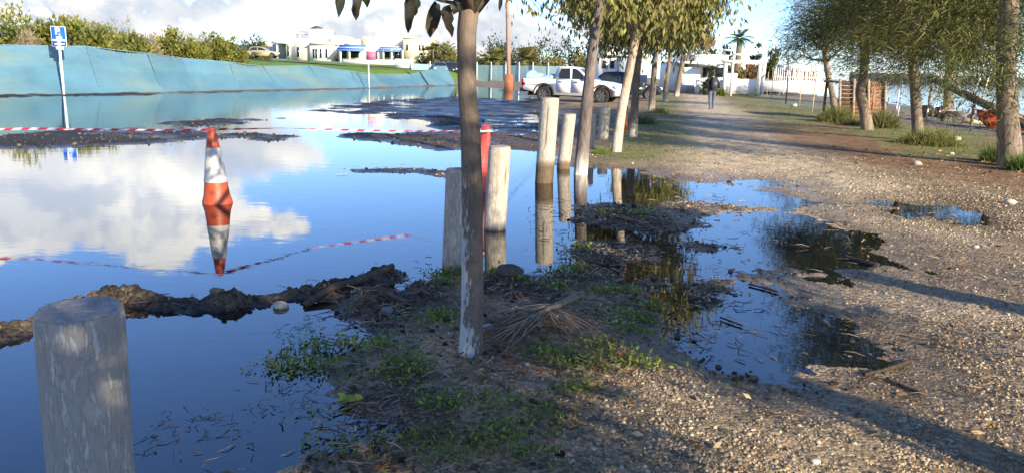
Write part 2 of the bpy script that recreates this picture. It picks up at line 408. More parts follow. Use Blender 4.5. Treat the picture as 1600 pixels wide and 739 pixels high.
# ------------------------------------------------------------------ the ground: one sheet with the flooded hollow
W_main = W_([(-700, 760), (505, 760), (520, 715), (640, 690), (645, 655), (560, 610), (545, 560), (560, 520), (500, 492), (540, 470), (640, 452), (690, 436), (760, 432), (840, 442), (930, 440),
             (1000, 462), (1045, 500), (1075, 535), (1120, 575), (1200, 606), (1290, 608), (1345, 585), (1310, 540), (1260, 505), (1160, 470), (1190, 455), (1110, 428), (1140, 415),
             (1230, 418), (1330, 436), (1350, 425), (1300, 370), (1250, 328), (1200, 303), (1120, 286), (1050, 286), (1010, 266), (920, 262), (870, 256), (840, 238), (790, 229), (700, 234),
             (640, 229), (560, 221), (500, 224), (400, 222), (0, 222), (-700, 230)])
W_far = W_([(-700, 170), (0, 151), (300, 146), (600, 139), (715, 135), (790, 139), (815, 150), (835, 165), (845, 200), (840, 240), (500, 240), (-700, 245)])
W_pud = W_([(1402, 318), (1470, 320), (1535, 334), (1560, 346), (1535, 354), (1450, 342), (1410, 330)])
W_wet = W_([(1130, 279), (1200, 282), (1215, 290), (1150, 290)])
W_sheet = W_([(1040, 300), (1120, 290), (1220, 306), (1330, 360), (1390, 420), (1330, 445), (1230, 425), (1150, 425), (1200, 460), (1300, 515), (1400, 580), (1330, 612), (1200, 615), (1100, 560), (1040, 500), (1020, 420)])
ISL = [W_([(-700, 236), (-50, 218), (60, 208), (200, 201), (258, 204), (330, 207), (480, 213), (440, 219), (340, 217), (258, 222), (150, 228), (40, 232)]),
       W_([(285, 192), (340, 188), (425, 187), (380, 194), (300, 199)]),
       W_([(500, 174), (540, 166), (620, 157), (716, 152), (850, 160), (870, 240), (780, 231), (700, 234), (640, 228), (560, 221), (530, 212), (600, 207), (715, 204), (700, 197), (660, 188), (590, 181)]),
       W_([(-300, 158), (0, 152), (240, 149), (240, 145.5), (0, 147.5), (-300, 154)]),
       W_([(560, 267), (640, 264), (700, 268), (704, 276), (650, 272)]),
       W_([(905, 328), (960, 322), (1040, 334), (1085, 348), (1095, 362), (1050, 366), (980, 352), (910, 340)]),
       W_([(915, 378), (980, 380), (1050, 397), (1020, 408), (960, 398), (905, 390)]),
       W_([(1050, 322), (1085, 320), (1090, 328), (1060, 333)]), W_([(1120, 322), (1160, 325), (1150, 330), (1125, 328)]),
       W_([(1075, 380), (1120, 383), (1110, 391), (1080, 389)]),
       W_([(1085, 448), (1130, 446), (1140, 456), (1090, 458)]), W_([(1085, 466), (1120, 462), (1128, 474), (1095, 480)])]
RIDGE = W_([(-160, 560), (0, 522), (70, 500), (130, 478), (200, 470), (300, 478), (400, 474), (470, 466), (540, 448), (610, 432)])
STRIP = W_([(505, 760), (545, 560), (560, 520), (500, 490), (560, 455), (690, 434), (840, 440), (930, 437), (1000, 455), (1050, 500), (1010, 545), (960, 590), (940, 640), (930, 760)])
GRASSL = W_([(925, 258), (1045, 252), (1062, 215), (1060, 165), (1050, 150), (1030, 150), (1005, 190), (960, 228)])
GRASSR = W_([(1120, 150), (1290, 146), (1320, 190), (1250, 208), (1180, 188)])
GRASSR2 = W_([(1330, 190), (1420, 200), (1560, 205), (1560, 250), (1450, 252), (1400, 230), (1330, 212)])
LITTER = W_([(1170, 200), (1300, 190), (1600, 215), (1800, 300), (1600, 305), (1480, 292), (1260, 242)])
PATH = W_([(1070, 150), (1108, 150), (1185, 190), (1250, 222), (1330, 262), (1400, 300), (1520, 420), (1600, 560), (1300, 480), (1180, 300), (1050, 285), (1045, 240), (1070, 200)])
DAMP = [W_([(1030, 272), (1130, 282), (1240, 300), (1330, 345), (1450, 372), (1620, 420), (1640, 520), (1480, 475), (1340, 450), (1200, 440), (1040, 430)]), W_([(1040, 520), (1200, 470), (1330, 490), (1500, 560), (1480, 620), (1330, 640), (1150, 615)]), W_([(1380, 315), (1560, 330), (1600, 350), (1540, 362), (1420, 345)]), W_([(940, 480), (1060, 500), (1110, 580), (1010, 600), (930, 560)])]
NETL = W_([(-500, 172), (-250, 160), (0, 150), (150, 147), (300, 143.5), (450, 140.5), (600, 137.3), (715, 134.3)])
FIELD = np.concatenate([NETL, [[NETL[-1][0] + 6, 140], [NETL[-1][0] + 30, 420], [-500, 420], [-500, 10]]])
MOUNDS = [(at(a, b)[:2], w / FPX * np.linalg.norm(at(a, b) - [0, 0, CAMH]) / 2, h_) for a, b, w, h_ in [(585, 478, 120, .07), (650, 468, 80, .09), (675, 455, 60, .06), (795, 452, 95, .10), (770, 444, 60, .06), (870, 440, 90, .05), (930, 430, 110, .05), (940, 402, 90, .04), (985, 350, 110, .05), (1040, 352, 60, .04), (985, 398, 80, .035), (1010, 440, 60, .03), (900, 345, 40, .03), (1105, 470, 46, .035), (1108, 450, 60, .02), (1065, 325, 40, .02), (1098, 386, 40, .02), (1140, 326, 44, .015), (600, 505, 90, .03), (865, 475, 60, .03)]]
SHORE_X = lambda y: 31.0 + 0.09 * (y - 40)

def ground_fields(x, y):
    dW = np.maximum.reduce([sdpoly(x, y, W_main), sdpoly(x, y, W_sheet), sdpoly(x, y, W_far), sdpoly(x, y, W_pud), sdpoly(x, y, W_wet)])
    dI = np.maximum.reduce([sdpoly(x, y, p) for p in ISL])
    far = sst(12, 22, y); isl = np.where(dI > -dW, 1.0, 0.0)
    d = np.maximum(-dW, dI)
    n = fbm(x * 1.3, y * 1.3, 5) ; nf = fbm(x * 7, y * 7, 4)
    shal = sst(0.5, 1.6, x - 0.10 * y) * (1 - far)
    slope = (0.075 - 0.045 * shal) * (1 - far) + 0.05 * far
    h = np.clip(d * slope, -0.13, (0.035 - 0.022 * isl * far) + 0.03 * sst(1, 4, d) * (1 - isl)) + n * (0.06 + 0.10 * far - 0.02 * shal) * (1 - 0.6 * sst(0.5, 3, d)) + nf * 0.018
    h = h + 0.004 * isl
    # deep hollow stays under water
    h = np.where(d < -0.8, np.minimum(h, -0.03 - 0.03 * np.clip(-d - 0.8, 0, 2)), h)
    # path rises a little to the right and far end
    h = h + 0.03 * sst(0.5, 6, -dW) * (1 - isl)
    dr = dline(x, y, RIDGE)
    rg = 0.085 * np.exp(-(dr / (0.12 + .14 * fbm(x * 2.3 + 5, y * 2.3, 2))) ** 2) * (0.8 + 2.6 * fbm(x * 2.6, y * 2.6, 3)) + fbm(x * 14, y * 14, 3) * 0.13 * np.exp(-(dr / 0.14) ** 2)
    h = np.where(dr < 0.3, np.maximum(h, -0.02 + rg), h)
    mo = np.zeros_like(h)
    for c_, R_, h_ in MOUNDS:
        mo = np.maximum(mo, np.exp(-(((x - c_[0]) / R_) ** 2 + ((y - c_[1]) / (R_ * 1.2)) ** 2) * 1.6) * h_ * (1 + 1.6 * fbm(x * 9, y * 9, 3)))
    h = h + mo * 1.1; mo = np.clip(mo / .02, 0, 1)
    fd = sdpoly(x, y, FIELD)
    berm = 1.2 * sst(0.7, 4.0, fd) + 1.2 * sst(3, 60, fd) + 0.25 * fbm(x * 0.15, y * 0.15, 3) * sst(2, 8, fd)
    h = np.where(fd > 0, np.maximum(h, 0.02) + berm, h)
    # land beyond the car park
    h = h + 0.25 * sst(60, 120, y) * (fd <= 0) * sst(1.0, 8.0, -dW)
    sx = SHORE_X(y)
    beach = np.clip(x - (sx - 17), 0, 60) * 0.036
    h = h - beach * sst(-10, 25, y + 10)
    h = np.where((x > sx) & (y < 470), np.minimum(h, -0.55 - 0.05 * np.clip(x - sx, 0, 30)), h)
    return h, d, dW, isl, dr, fd, n, nf, mo
def gz(x, y):
    return ground_fields(np.atleast_1d(np.asarray(x, float)), np.atleast_1d(np.asarray(y, float)))[0]

C_ = lambda *a: np.array(a, float)
def ground_color(x, y, F):
    h, d, dW, isl, dr, fd, n, nf, mo = F
    def mixc(c, col_, f): return c * (1 - f[:, None]) + col_ * f[:, None]
    n2 = fbm(x * 0.7 + 9, y * 0.7, 4); n3 = fbm(x * 4 + 3, y * 4, 4); n4 = fbm(x * 0.25, y * 0.25 + 5, 3)
    c = np.tile(C_(0.255, 0.188, 0.108), (len(x), 1)) * (1 + 0.9 * n3 + 0.6 * n2)[:, None]
    c = mixc(c, C_(0.17, 0.12, 0.065), sst(0.0, 0.22, n2 + 0.05))
    pth = sst(-0.8, 0.8, sdpoly(x, y, PATH) + 1.2 * n2)
    c = mixc(c, C_(0.50, 0.40, 0.27) * (1 + 0.9 * n3 + 0.4 * n2)[:, None], pth * 0.85)
    lit_ = sst(-1.0, 1.0, sdpoly(x, y, LITTER) + 2.5 * n2)
    c = mixc(c, C_(0.19, 0.105, 0.052) * (1 + 0.8 * n3)[:, None], lit_ * 0.85)
    gr = np.maximum.reduce([sst(-0.6, 0.6, sdpoly(x, y, p) + 2.2 * n3 + 1.5 * n2) for p in (GRASSL, GRASSR2)])
    gr = np.maximum(gr, sst(-1.5, 2.5, sdpoly(x, y, GRASSR) + 4 * n3 + 3 * n2))
    c = mixc(c, C_(0.145, 0.16, 0.042) * (1 + 0.9 * n3)[:, None], gr * 0.8)
    st = sst(-0.25, 0.25, sdpoly(x, y, STRIP) + 0.5 * n2)
    mud = C_(0.28, 0.185, 0.108) * (1 + 1.4 * n3 + 0.8 * nf)[:, None]
    c = mixc(c, mud, st)
    c = mixc(c, C_(0.26, 0.14, 0.06), st * sst(0.02, 0.22, n2 + 0.4 * n3) * 0.8)
    # sediment on the flooded car park
    lot = np.maximum(sst(-0.1, 0.5, sdpoly(x, y, W_main) - 0.0) * (1 - sst(0.2, 0.9, x - 0.12 * y)), sst(-0.5, 0.5, sdpoly(x, y, W_far)))
    c = mixc(c, C_(0.030, 0.027, 0.024) * (1 + 1.0 * n3)[:, None], lot * 0.95)
    c = mixc(c, C_(0.022, 0.019, 0.017) * (1 + 1.2 * n3 + nf)[:, None], isl * (sst(9, 11, y) + sst(7, 5, y)) * 0.8)
    brown = sst(-0.3, 0.4, sdpoly(x, y, W_([(530, 214), (600, 207), (730, 203), (850, 205), (860, 240), (700, 233), (600, 225)])) + n2)
    c = mixc(c, C_(0.125, 0.082, 0.050) * (1 + 0.8 * n3)[:, None], brown * 0.85)
    c = mixc(c, C_(0.075, 0.055, 0.036) * (1 + 1.6 * nf)[:, None], np.exp(-(dr / 0.15) ** 2))
    c = mixc(c, C_(0.070, 0.050, 0.034) * (1 + 1.6 * nf)[:, None], mo * .9)
    fdm = sst(0.5, 2.0, fd)
    c = mixc(c, C_(0.115, 0.19, 0.020) * (1 + 0.5 * n4 + 0.5 * n2)[:, None], fdm)
    sx = SHORE_X(y)
    bch = sst(-16, -9, x - sx + 3 * n2) * (y > 0)
    c = mixc(c, C_(0.17, 0.145, 0.12) * (1 + 0.6 * n3)[:, None], bch * 0.9)
    farl = sst(42, 60, y) * (fd <= 0) * (x < 8)
    c = mixc(c, C_(0.20, 0.155, 0.11) * (1 + 0.6 * n2)[:, None], farl * 0.8)
    wet = sst(0.05, 0.005, h) * (y < 200) * (fd < 0.3) * (x < sx - 14)
    damp = np.maximum.reduce([sst(-.35, .45, sdpoly(x, y, p) + .9 * n2 + .5 * n3) for p in DAMP])
    wet = np.maximum(wet, damp * (.62 + .9 * n3))
    c = mixc(c, C_(0.20, 0.138, 0.082) * (1 + 1.1 * n3)[:, None], damp * .55 * (1 - st))
    sh = sst(-.3, .4, sdpoly(x, y, W_sheet)) * (h < 0.004)          # pale silt on the floor of the shallow sheet
    c = mixc(c, C_(0.40, 0.29, 0.175) * (1 + .8 * n3)[:, None], sh * .9); wet = wet * (1 - .75 * sh)
    return np.clip(c, 0.004, 0.8), np.clip(wet, 0, 1)

def build_ground():
    ys = [-60, -40, -25, -15, -9, -5, -2.5, -0.8, 0.4, 1.2, 1.7]
    y = 1.9
    while y < 3500:
        ys.append(y); y += max(0.0125, y * y / (CAMH * 1186) * (1.05 if y < 60 else 1.9))
    ys = np.array(ys)
    uin = np.linspace(-0.80, 0.84, 640)
    uout = np.array([1.0, 1.25, 1.6, 2.2, 3.0, 4.5, 7, 12.0])
    u = np.concatenate([-uout[::-1], uin, uout])
    X = u[None, :] * (np.maximum(ys, 0)[:, None] * 0.985 + 0.9 + np.where(ys < 0, 2.0, 0)[:, None]); Y = np.repeat(ys[:, None], len(u), 1)
    x, y = X.ravel(), Y.ravel()
    F = ground_fields(x, y); c, wet = ground_color(x, y, F)
    V = np.stack([x, y, F[0]], 1)
    nr, nc = X.shape
    i = np.arange(nr - 1)[:, None] * nc + np.arange(nc - 1)[None, :]
    q = np.stack([i, i + 1, i + nc + 1, i + nc], 2).reshape(-1, 4)
    m = bpy.data.materials.new('ground_soil'); m.use_nodes = True; g = NG(m.node_tree); g.n.clear()
    out = g.new('ShaderNodeOutputMaterial'); b = g.new('ShaderNodeBsdfPrincipled'); g.link(b.outputs[0], out.inputs[0])
    a = g.new('ShaderNodeAttribute'); a.attribute_name = 'Col'; w = g.new('ShaderNodeAttribute'); w.attribute_name = 'wet'
    geo = g.new('ShaderNodeNewGeometry'); pos = geo.outputs['Position']
    vo = g.new('ShaderNodeTexVoronoi'); vo.inputs['Scale'].default_value = 42; g.link(pos, vo.inputs['Vector'])
    vo2 = g.new('ShaderNodeTexVoronoi'); vo2.inputs['Scale'].default_value = 17; g.link(pos, vo2.inputs['Vector'])
    sepc = g.new('ShaderNodeSeparateColor'); g.link(vo.outputs['Color'], sepc.inputs[0])
    k = g.math('ADD', g.math('MULTIPLY', sepc.outputs[0], 1.1), 0.45)
    fine = g.math('ADD', g.math('MULTIPLY', g.noise(pos, 120, 3, 0.6), 0.8), 0.6)
    k = g.math('MULTIPLY', k, fine)
    cmb = g.new('ShaderNodeCombineXYZ')
    for j in range(3): g.link(k, cmb.inputs[j])
    c2 = g.mix(1.0, a.outputs['Color'], cmb.outputs[0], 'MULTIPLY')
    c3 = g.mix(g.math('MULTIPLY', w.outputs['Fac'], 0.62), c2, g.mix(1.0, c2, (0.38, 0.35, 0.33), 'MULTIPLY'))
    g.link(c3, b.inputs['Base Color'])
    r = g.math('SUBTRACT', 0.95, g.math('MULTIPLY', w.outputs['Fac'], 0.62))
    g.link(r, b.inputs['Roughness']); b.inputs['Specular IOR Level'].default_value = 0.3
    bn = g.new('ShaderNodeBump'); bn.inputs['Strength'].default_value = 0.8; bn.inputs['Distance'].default_value = 0.018
    hh = g.math('SUBTRACT', g.math('MULTIPLY', g.noise(pos, 30, 6, 0.7), 0.8), g.math('ADD', g.math('MULTIPLY', vo.outputs['Distance'], 0.7), g.math('MULTIPLY', vo2.outputs['Distance'], 0.5)))
    g.link(hh, bn.inputs['Height']); g.link(bn.outputs[0], b.inputs['Normal'])
    me = make_mesh('ground', V, q, m, c, True)
    at_ = me.attributes.new('wet', 'FLOAT', 'POINT'); at_.data.foreach_set('value', wet.astype(np.float32))
    o = bpy.data.objects.new('ground', me); col.objects.link(o); tag(o, kind='structure')
build_ground()

def sheet(name, pts, z, m):
    o = link(name, [(p[0], p[1], z) for p in pts], [tuple(range(len(pts)))], m); tag(o, kind='structure'); return o
fw = [[-60, -20], [8.5, -20], [8.5, 13], [6, 20], [6, 60], [4, 120], [-12, 150], [-60, 120]]
sheet('flood_water', fw, 0.0, WATER)
sheet('sea', [[18, -300], [2500, -300], [2500, 3000], [1200, 3400], [250, 1500], [60, 480], [26, 120]], -0.5, SEAM)

# ------------------------------------------------------------------ far land
def far_land(name, pts, hs, c, m, width=60):
    """a low ridge of land following pts (x,y) with crest heights hs"""
    pts = np.array(pts, float); n = 160
    t = np.linspace(0, len(pts) - 1, n); px = np.interp(t, range(len(pts)), pts[:, 0]); py = np.interp(t, range(len(pts)), pts[:, 1]); hh = np.interp(t, range(len(pts)), hs)
    hh = hh * (1 + 0.5 * fbm(t * 6, t * 0 + 3, 4) + 0.25 * fbm(t * 30, t * 0, 3))
    V = []; 
    for k, (w, f) in enumerate([(0, -0.1), (0.25, 0.55), (0.5, 1.0), (0.8, 0.7), (1.2, -0.1)]):
        dx, dy = px / np.hypot(px, py), py / np.hypot(px, py)
        V.append(np.stack([px + dx * w * width, py + dy * w * width, np.where(f > 0, hh * f, -1.2)], 1))
    V = np.concatenate(V); F = [(k * n + i, k * n + i + 1, (k + 1) * n + i + 1, (k + 1) * n + i) for k in range(4) for i in range(n - 1)]
    o = link(name, V, F, m, None, c, True); return tag(o, kind='structure')
HILLM = mat('hazy_hill_scrub', (1, 1, 1), 0.95, 0.3, 0.02, attr=True, spec=0.1)
SHOREM = mat('shore_scrub', (1, 1, 1), 0.95, 0.3, 0.05, attr=True, spec=0.1)
far_land('far_shore', [(300, 700), (330, 520), (420, 430), (700, 330), (1200, 260)], [7, 5.5, 5, 7, 9], (0.16, 0.15, 0.09), SHOREM, 60)
far_land('hills', [(-2400, 1500), (-1500, 2100), (-900, 2400), (-300, 2700), (200, 2900)], [70, 95, 78, 40, 20], (0.16, 0.19, 0.26), HILLM, 900)  # bluish vertex colour stands in for distance haze over the hills

# ------------------------------------------------------------------ plant helpers
def unit(v): return v / (np.linalg.norm(v, axis=-1, keepdims=True) + 1e-9)
def leaf_cards(pos, dirs, L, W, cols, r):
    n = len(pos); d = unit(dirs); s = unit(np.cross(d, r.normal(size=(n, 3))))
    nrm = np.cross(d, s); L = L[:, None]; W = W[:, None]
    V = np.stack([pos, pos + d * L * 0.45 + s * W * 0.5 + nrm * W * 0.12, pos + d * L, pos + d * L * 0.45 - s * W * 0.5 + nrm * W * 0.12], 1).reshape(-1, 3)
    b = np.arange(n)[:, None] * 4
    F = np.concatenate([b + [0, 1, 2], b + [0, 2, 3]], 0)
    return V, F, np.repeat(cols, 4, 0)
def blade_tris(pos, dirs, L, W, cols, r):
    n = len(pos); d = unit(dirs); s = unit(np.cross(d, r.normal(size=(n, 3)))) * W[:, None] * 0.5
    V = np.stack([pos - s, pos + s, pos + d * L[:, None]], 1).reshape(-1, 3)
    F = np.arange(n * 3).reshape(-1, 3)
    return V, F, np.repeat(cols, 3, 0)
def pick(pal, n, r, jit=0.25):
    pal = np.array(pal, float); c = pal[r.randint(0, len(pal), n)]
    return np.clip(c * (1 + jit * r.normal(size=(n, 1))), 0.003, 0.9)

def limbs(r, mb, p0, d0, length, rad, depth, tips, colr, up=0.25, spread=0.75, kids=(2, 4), seg=5):
    n = 4; pts = [p0]; d = d0 / np.linalg.norm(d0)
    for i in range(n):
        d = d + r.normal(size=3) * 0.13 + np.array([0, 0, up * 0.12]); d /= np.linalg.norm(d)
        pts.append(pts[-1] + d * length / n)
    mb.tube(pts, np.linspace(rad, rad * 0.55, n + 1), seg, colr)
    if depth == 0:
        tips.append((pts[-1], d)); tips.append((pts[-2], d)); return
    for k in range(r.randint(kids[0], kids[1] + 1)):
        t = r.uniform(0.45, 1.0); q = pts[0] * 0 + np.array([np.interp(t * n, range(n + 1), [p[j] for p in pts]) for j in range(3)])
        a = r.normal(size=3); a -= a.dot(d) * d; a /= np.linalg.norm(a) + 1e-9
        nd = d * (1 - spread * 0.5) + a * spread + np.array([0, 0, up])
        limbs(r, mb, q, nd, length * r.uniform(0.6, 0.8), rad * 0.5, depth - 1, tips, colr, up, spread, kids, max(3, seg - 1))
    tips.append((pts[-1], d))

def trunk_tube(mb, pts, rads, r, colr, paint=None, seg=12, sub=6):
    """a trunk with a flared, uneven surface; paint = height below which whitewash remains"""
    pts = np.array(pts, float); n = (len(pts) - 1) * sub + 1; t = np.linspace(0, len(pts) - 1, n)
    p = np.stack([np.interp(t, range(len(pts)), pts[:, j]) for j in range(3)], 1)
    k = np.ones(5) / 5
    for j in range(2):
        pp = np.concatenate([[p[0, j]] * 2, p[:, j], [p[-1, j]] * 2]); p[:, j] = np.convolve(pp, k, 'valid')
    rr = np.interp(t, range(len(rads)), rads)
    V, F = tube(p, rr, seg)
    ctr = np.repeat(p, seg, 0); dv = V - ctr
    ang = np.arctan2(dv[:, 1], dv[:, 0])
    V = ctr + dv * (1 + 0.22 * fbm(np.cos(ang) * 1.2 + V[:, 2] * 0.8 + 7, np.sin(ang) * 1.2 + V[:, 2] * 1.5, 3)[:, None])
    C = np.tile(np.array(colr, float), (len(V), 1)) * (1 + 0.7 * fbm(ang * 1.5 + 20, V[:, 2] * 2.2, 4))[:, None]
    if paint:
        z = V[:, 2] - p[0, 2]
        f = sst(0.02, 0.12, fbm(ang * 1.6 + 5, V[:, 2] * 3.0, 4) + paint[1] * np.cos(ang - paint[2]) * 0.30 + 0.10) * sst(paint[0] + 0.25, paint[0] - 0.25, z + 0.5 * fbm(ang * 2, z * 2, 2))
        C = C * (1 - f[:, None]) + np.array(paint[3] if len(paint) > 3 else (0.50, 0.50, 0.48)) * f[:, None]
    mb.add(V, F, C); return p

OLIVE = [(0.17, 0.20, 0.05), (0.25, 0.245, 0.065), (0.13, 0.14, 0.04), (0.085, 0.095, 0.032), (0.34, 0.28, 0.09), (0.25, 0.19, 0.065)]
def droop_tree(name, label, base, top, r0, r1, crown_r, crown_h, nleaf, seed, leafL=0.16, paint=None, depth=2, pal=OLIVE, up=0.3, extra=None, group='trees with whitewashed trunks along the path', mid=None, first=5, hang=0.25, barkc=(0.17, 0.135, 0.105)):
    r = np.random.RandomState(seed); base = np.array(base, float); top = np.array(top, float)
    t = thing(name, label, 'tree', base, group)
    mb = MB(); pts = [base + [0, 0, -0.25], base + (top - base) * 0.33 + (mid if mid is not None else r.normal(size=3) * [0.04, 0.04, 0]), base + (top - base) * 0.68 + r.normal(size=3) * [0.04, 0.04, 0], top]
    trunk_tube(mb, pts, [r0 * 1.12, r0 * 0.95, (r0 + r1) / 2, r1], r, barkc, paint)
    tips = []
    for k in range(first):
        a = k * 2 * PI / first + r.uniform(-0.5, 0.5)
        limbs(r, mb, top - [0, 0, 0.05], np.array([math.cos(a), math.sin(a), 0.55 + 0.3 * r.rand()]), crown_r * 0.62, r1 * 0.6, depth, tips, barkc, up)
    mb.link('trunk', BARK, t, True)
    tp = np.array([q[0] for q in tips]); 
    ids = r.randint(0, len(tp), nleaf)
    pos = tp[ids] + r.normal(size=(nleaf, 3)) * [crown_r * 0.17, crown_r * 0.17, crown_h * 0.13]; pos[:, 2] -= np.abs(r.normal(size=nleaf)) * hang
    d = np.stack([r.normal(size=nleaf) * 0.35, r.normal(size=nleaf) * 0.35, -np.abs(r.normal(size=nleaf)) * 0.5 - 0.65], 1)
    tipc = pick(pal, len(tp), r, 0.2)
    c = np.clip(tipc[ids] * 0.6 + pick(pal, nleaf, r, 0.3) * 0.4, 0.004, 0.6)
    L = leafL * r.uniform(0.6, 1.25, nleaf); V, F, C = leaf_cards(pos, d, L, L * r.uniform(0.26, 0.42, nleaf), c, r)
    link('crown', V, F, LEAF, t, C)
    return t

TAM = [(0.085, 0.105, 0.034), (0.125, 0.14, 0.042), (0.18, 0.175, 0.052), (0.25, 0.205, 0.07), (0.05, 0.07, 0.026), (0.07, 0.09, 0.03)]
TAMO = TAM[1:4] + [(0.30, 0.24, 0.07), (0.27, 0.18, 0.07), (0.23, 0.16, 0.06), (0.20, 0.19, 0.05)]
def tamarisk(label, base, pts, r0, r1, cr, nblade, seed, pal=TAM, bl=0.15, bw=0.011, depth=3, low=0.0, name='tamarisk_tree', group='feathery trees on the sea side of the path', centre=None, barkc=(0.20, 0.155, 0.115), squash=0.75, nclump=260):
    r = np.random.RandomState(seed); base = np.array(base, float)
    t = thing(name, label, 'tree', base, group)
    mb = MB(); rr_ = np.linspace(r0, r1, len(pts)); rr_[0] *= 1.3; rr_[1] *= 1.12
    p = trunk_tube(mb, pts, rr_, r, barkc, seg=18, sub=9)
    tips = []; top = p[-1]
    for k in range(6):
        a = k * 2 * PI / 6 + r.uniform(-0.4, 0.4)
        limbs(r, mb, p[-1 - (k % 3) * 2], np.array([math.cos(a), math.sin(a), r.uniform(0.25, 1.0)]), cr * 0.55, r1 * 0.55, depth, tips, barkc, 0.22, 0.8)
    mb.link('trunk', BARK, t, True)
    cen = np.array(centre, float) if centre is not None else top + [0, 0, cr * 0.45]
    # sprays: clumps spread through an uneven crown volume, thicker near its shell, hanging below
    dirs = unit(r.normal(size=(nclump, 3))); rad = r.uniform(0.35, 1.0, nclump) ** 0.6
    wob = 1 + 0.8 * fbm(dirs[:, 0] * 1.7 + seed, dirs[:, 1] * 1.7 + dirs[:, 2], 3)
    cc = cen + dirs * (rad * wob * cr)[:, None] * [1, 1, squash]
    cc = np.concatenate([cc, np.array([q[0] for q in tips])])
    cdir = unit((cc - cen) * [1, 1, 0.3] + [0, 0, 0.2] + r.normal(size=cc.shape) * 0.3)
    ccol = pick(pal, len(cc), r, 0.3)  # clump tones vary at random, the dark ones standing in for crown shadow
    n = nblade; ids = r.randint(0, len(cc), n); s = np.abs(r.normal(size=n)) * cr * 0.20
    pos = cc[ids] + cdir[ids] * s[:, None] + r.normal(size=(n, 3)) * cr * 0.042
    pos[:, 2] -= (s / (cr * 0.2)) ** 2 * cr * 0.035 + low * r.rand(n)
    d = cdir[ids] * 0.8 + r.normal(size=(n, 3)) * 0.55 + [0, 0, -0.30]
    c = np.clip(ccol[ids] * 0.65 + pick(pal, n, r, 0.3) * 0.35, 0.004, 0.6)
    V, F, C = blade_tris(pos, d, bl * r.uniform(0.5, 1.4, n), bw * r.uniform(0.6, 1.5, n), c, r)
    link('crown', V, F, NEEDLE, t, C)
    return t

def bush(name, label, cat, base, rx, ry, h, nleaf, seed, pal, leafL=0.15, group=None, stem=True, upd=0.3, ratio=0.5):
    r = np.random.RandomState(seed); base = np.array(base, float)
    t = thing(name, label, cat, base, group)
    ncl = max(12, int(nleaf / 45)); d = unit(r.normal(size=(ncl, 3))); d[:, 2] = np.abs(d[:, 2]) * 1.1 - 0.12
    rad = r.uniform(0.3, 1.0, ncl) ** 0.5 * (1 + 0.6 * fbm(d[:, 0] * 1.8 + seed * 3.1, d[:, 1] * 1.8 + d[:, 2], 3))
    cc = base + d * rad[:, None] * [rx, ry, h]
    ccol = pick(pal, ncl, r, 0.22)
    ids = r.randint(0, ncl, nleaf); sg = 0.17 * min(rx, h)
    pos = cc[ids] + r.normal(size=(nleaf, 3)) * sg
    pos[:, 2] = np.maximum(pos[:, 2], base[2] + 0.02)
    dd = unit(pos - base - [0, 0, h * 0.2]) + r.normal(size=(nleaf, 3)) * 0.6 + [0, 0, upd]
    c = np.clip(ccol[ids] * 0.7 + pick(pal, nleaf, r, 0.3) * 0.3, 0.004, 0.7)
    L = leafL * r.uniform(0.6, 1.4, nleaf); V, F, C = leaf_cards(pos, dd, L, L * ratio, c, r)
    if stem:
        mb = MB()
        for k in range(6):
            e = cc[r.randint(0, ncl)]; m_ = (base + e) / 2 + r.normal(size=3) * 0.1 * rx
            mb.tube([base - [0, 0, 0.1], m_, e], [0.04 * h ** 0.5, 0.03 * h ** 0.5, 0.012], 5, (0.12, 0.09, 0.06))
        mb.link('trunk' if cat == 'tree' else 'stem', BARK, t, True)
        link('crown', V, F, LEAF, t, C)
    else:
        link('foliage', V, F, LEAF, t, C)
    return t

def palm(label, base, h, fr, seed, n=34, pal=((0.10, 0.13, 0.035), (0.16, 0.16, 0.045), (0.07, 0.10, 0.03)), fan=False, r0=0.22, group=None):
    r = np.random.RandomState(seed); base = np.array(base, float); t = thing('palm_tree', label, 'palm', base, group)
    mb = MB(); mb.tube([base - [0, 0, 0.3], base + [0.1, 0, h * 0.5], base + [0.05, 0, h]], [r0 * 1.2, r0, r0 * 0.85], 9, (0.16, 0.12, 0.085)); mb.link('trunk', BARK, t, True)
    top = base + [0.05, 0, h]; Vs = []; Fs = []; Cs = []; o = 0
    for k in range(n):
        a = k * 2.399; e = r.uniform(-0.35, 1.25); d0 = np.array([math.cos(a) * math.cos(e), math.sin(a) * math.cos(e), math.sin(e)])
        L = fr * r.uniform(0.8, 1.1); ts = np.linspace(0.12, 1, 14)
        side = unit(np.cross(d0, [0, 0, 1.0])[None])[0]
        cen = top + d0 * (ts * L)[:, None] + np.array([0, 0, -0.35 * L])[None] * (ts ** 2)[:, None]
        pos = np.repeat(cen, 2, 0); sg = np.tile([1, -1], 14)
        tl = np.repeat(np.sin(ts * PI * 0.85 + 0.35), 2) * L * 0.30
        dd = side * sg[:, None] + d0 * 0.7 + np.array([0, 0, -0.25]) + r.normal(size=(28, 3)) * 0.12
        c = np.tile(pick(pal, 1, r, 0.2), (28, 1))
        V, F, C = blade_tris(pos, dd, tl, np.full(28, L * 0.05), c, r)
        Vs.append(V); Fs.append(F + o); Cs.append(C); o += len(V)
    link('crown', np.concatenate(Vs), np.concatenate(Fs), LEAF, t, np.concatenate(Cs)); return t

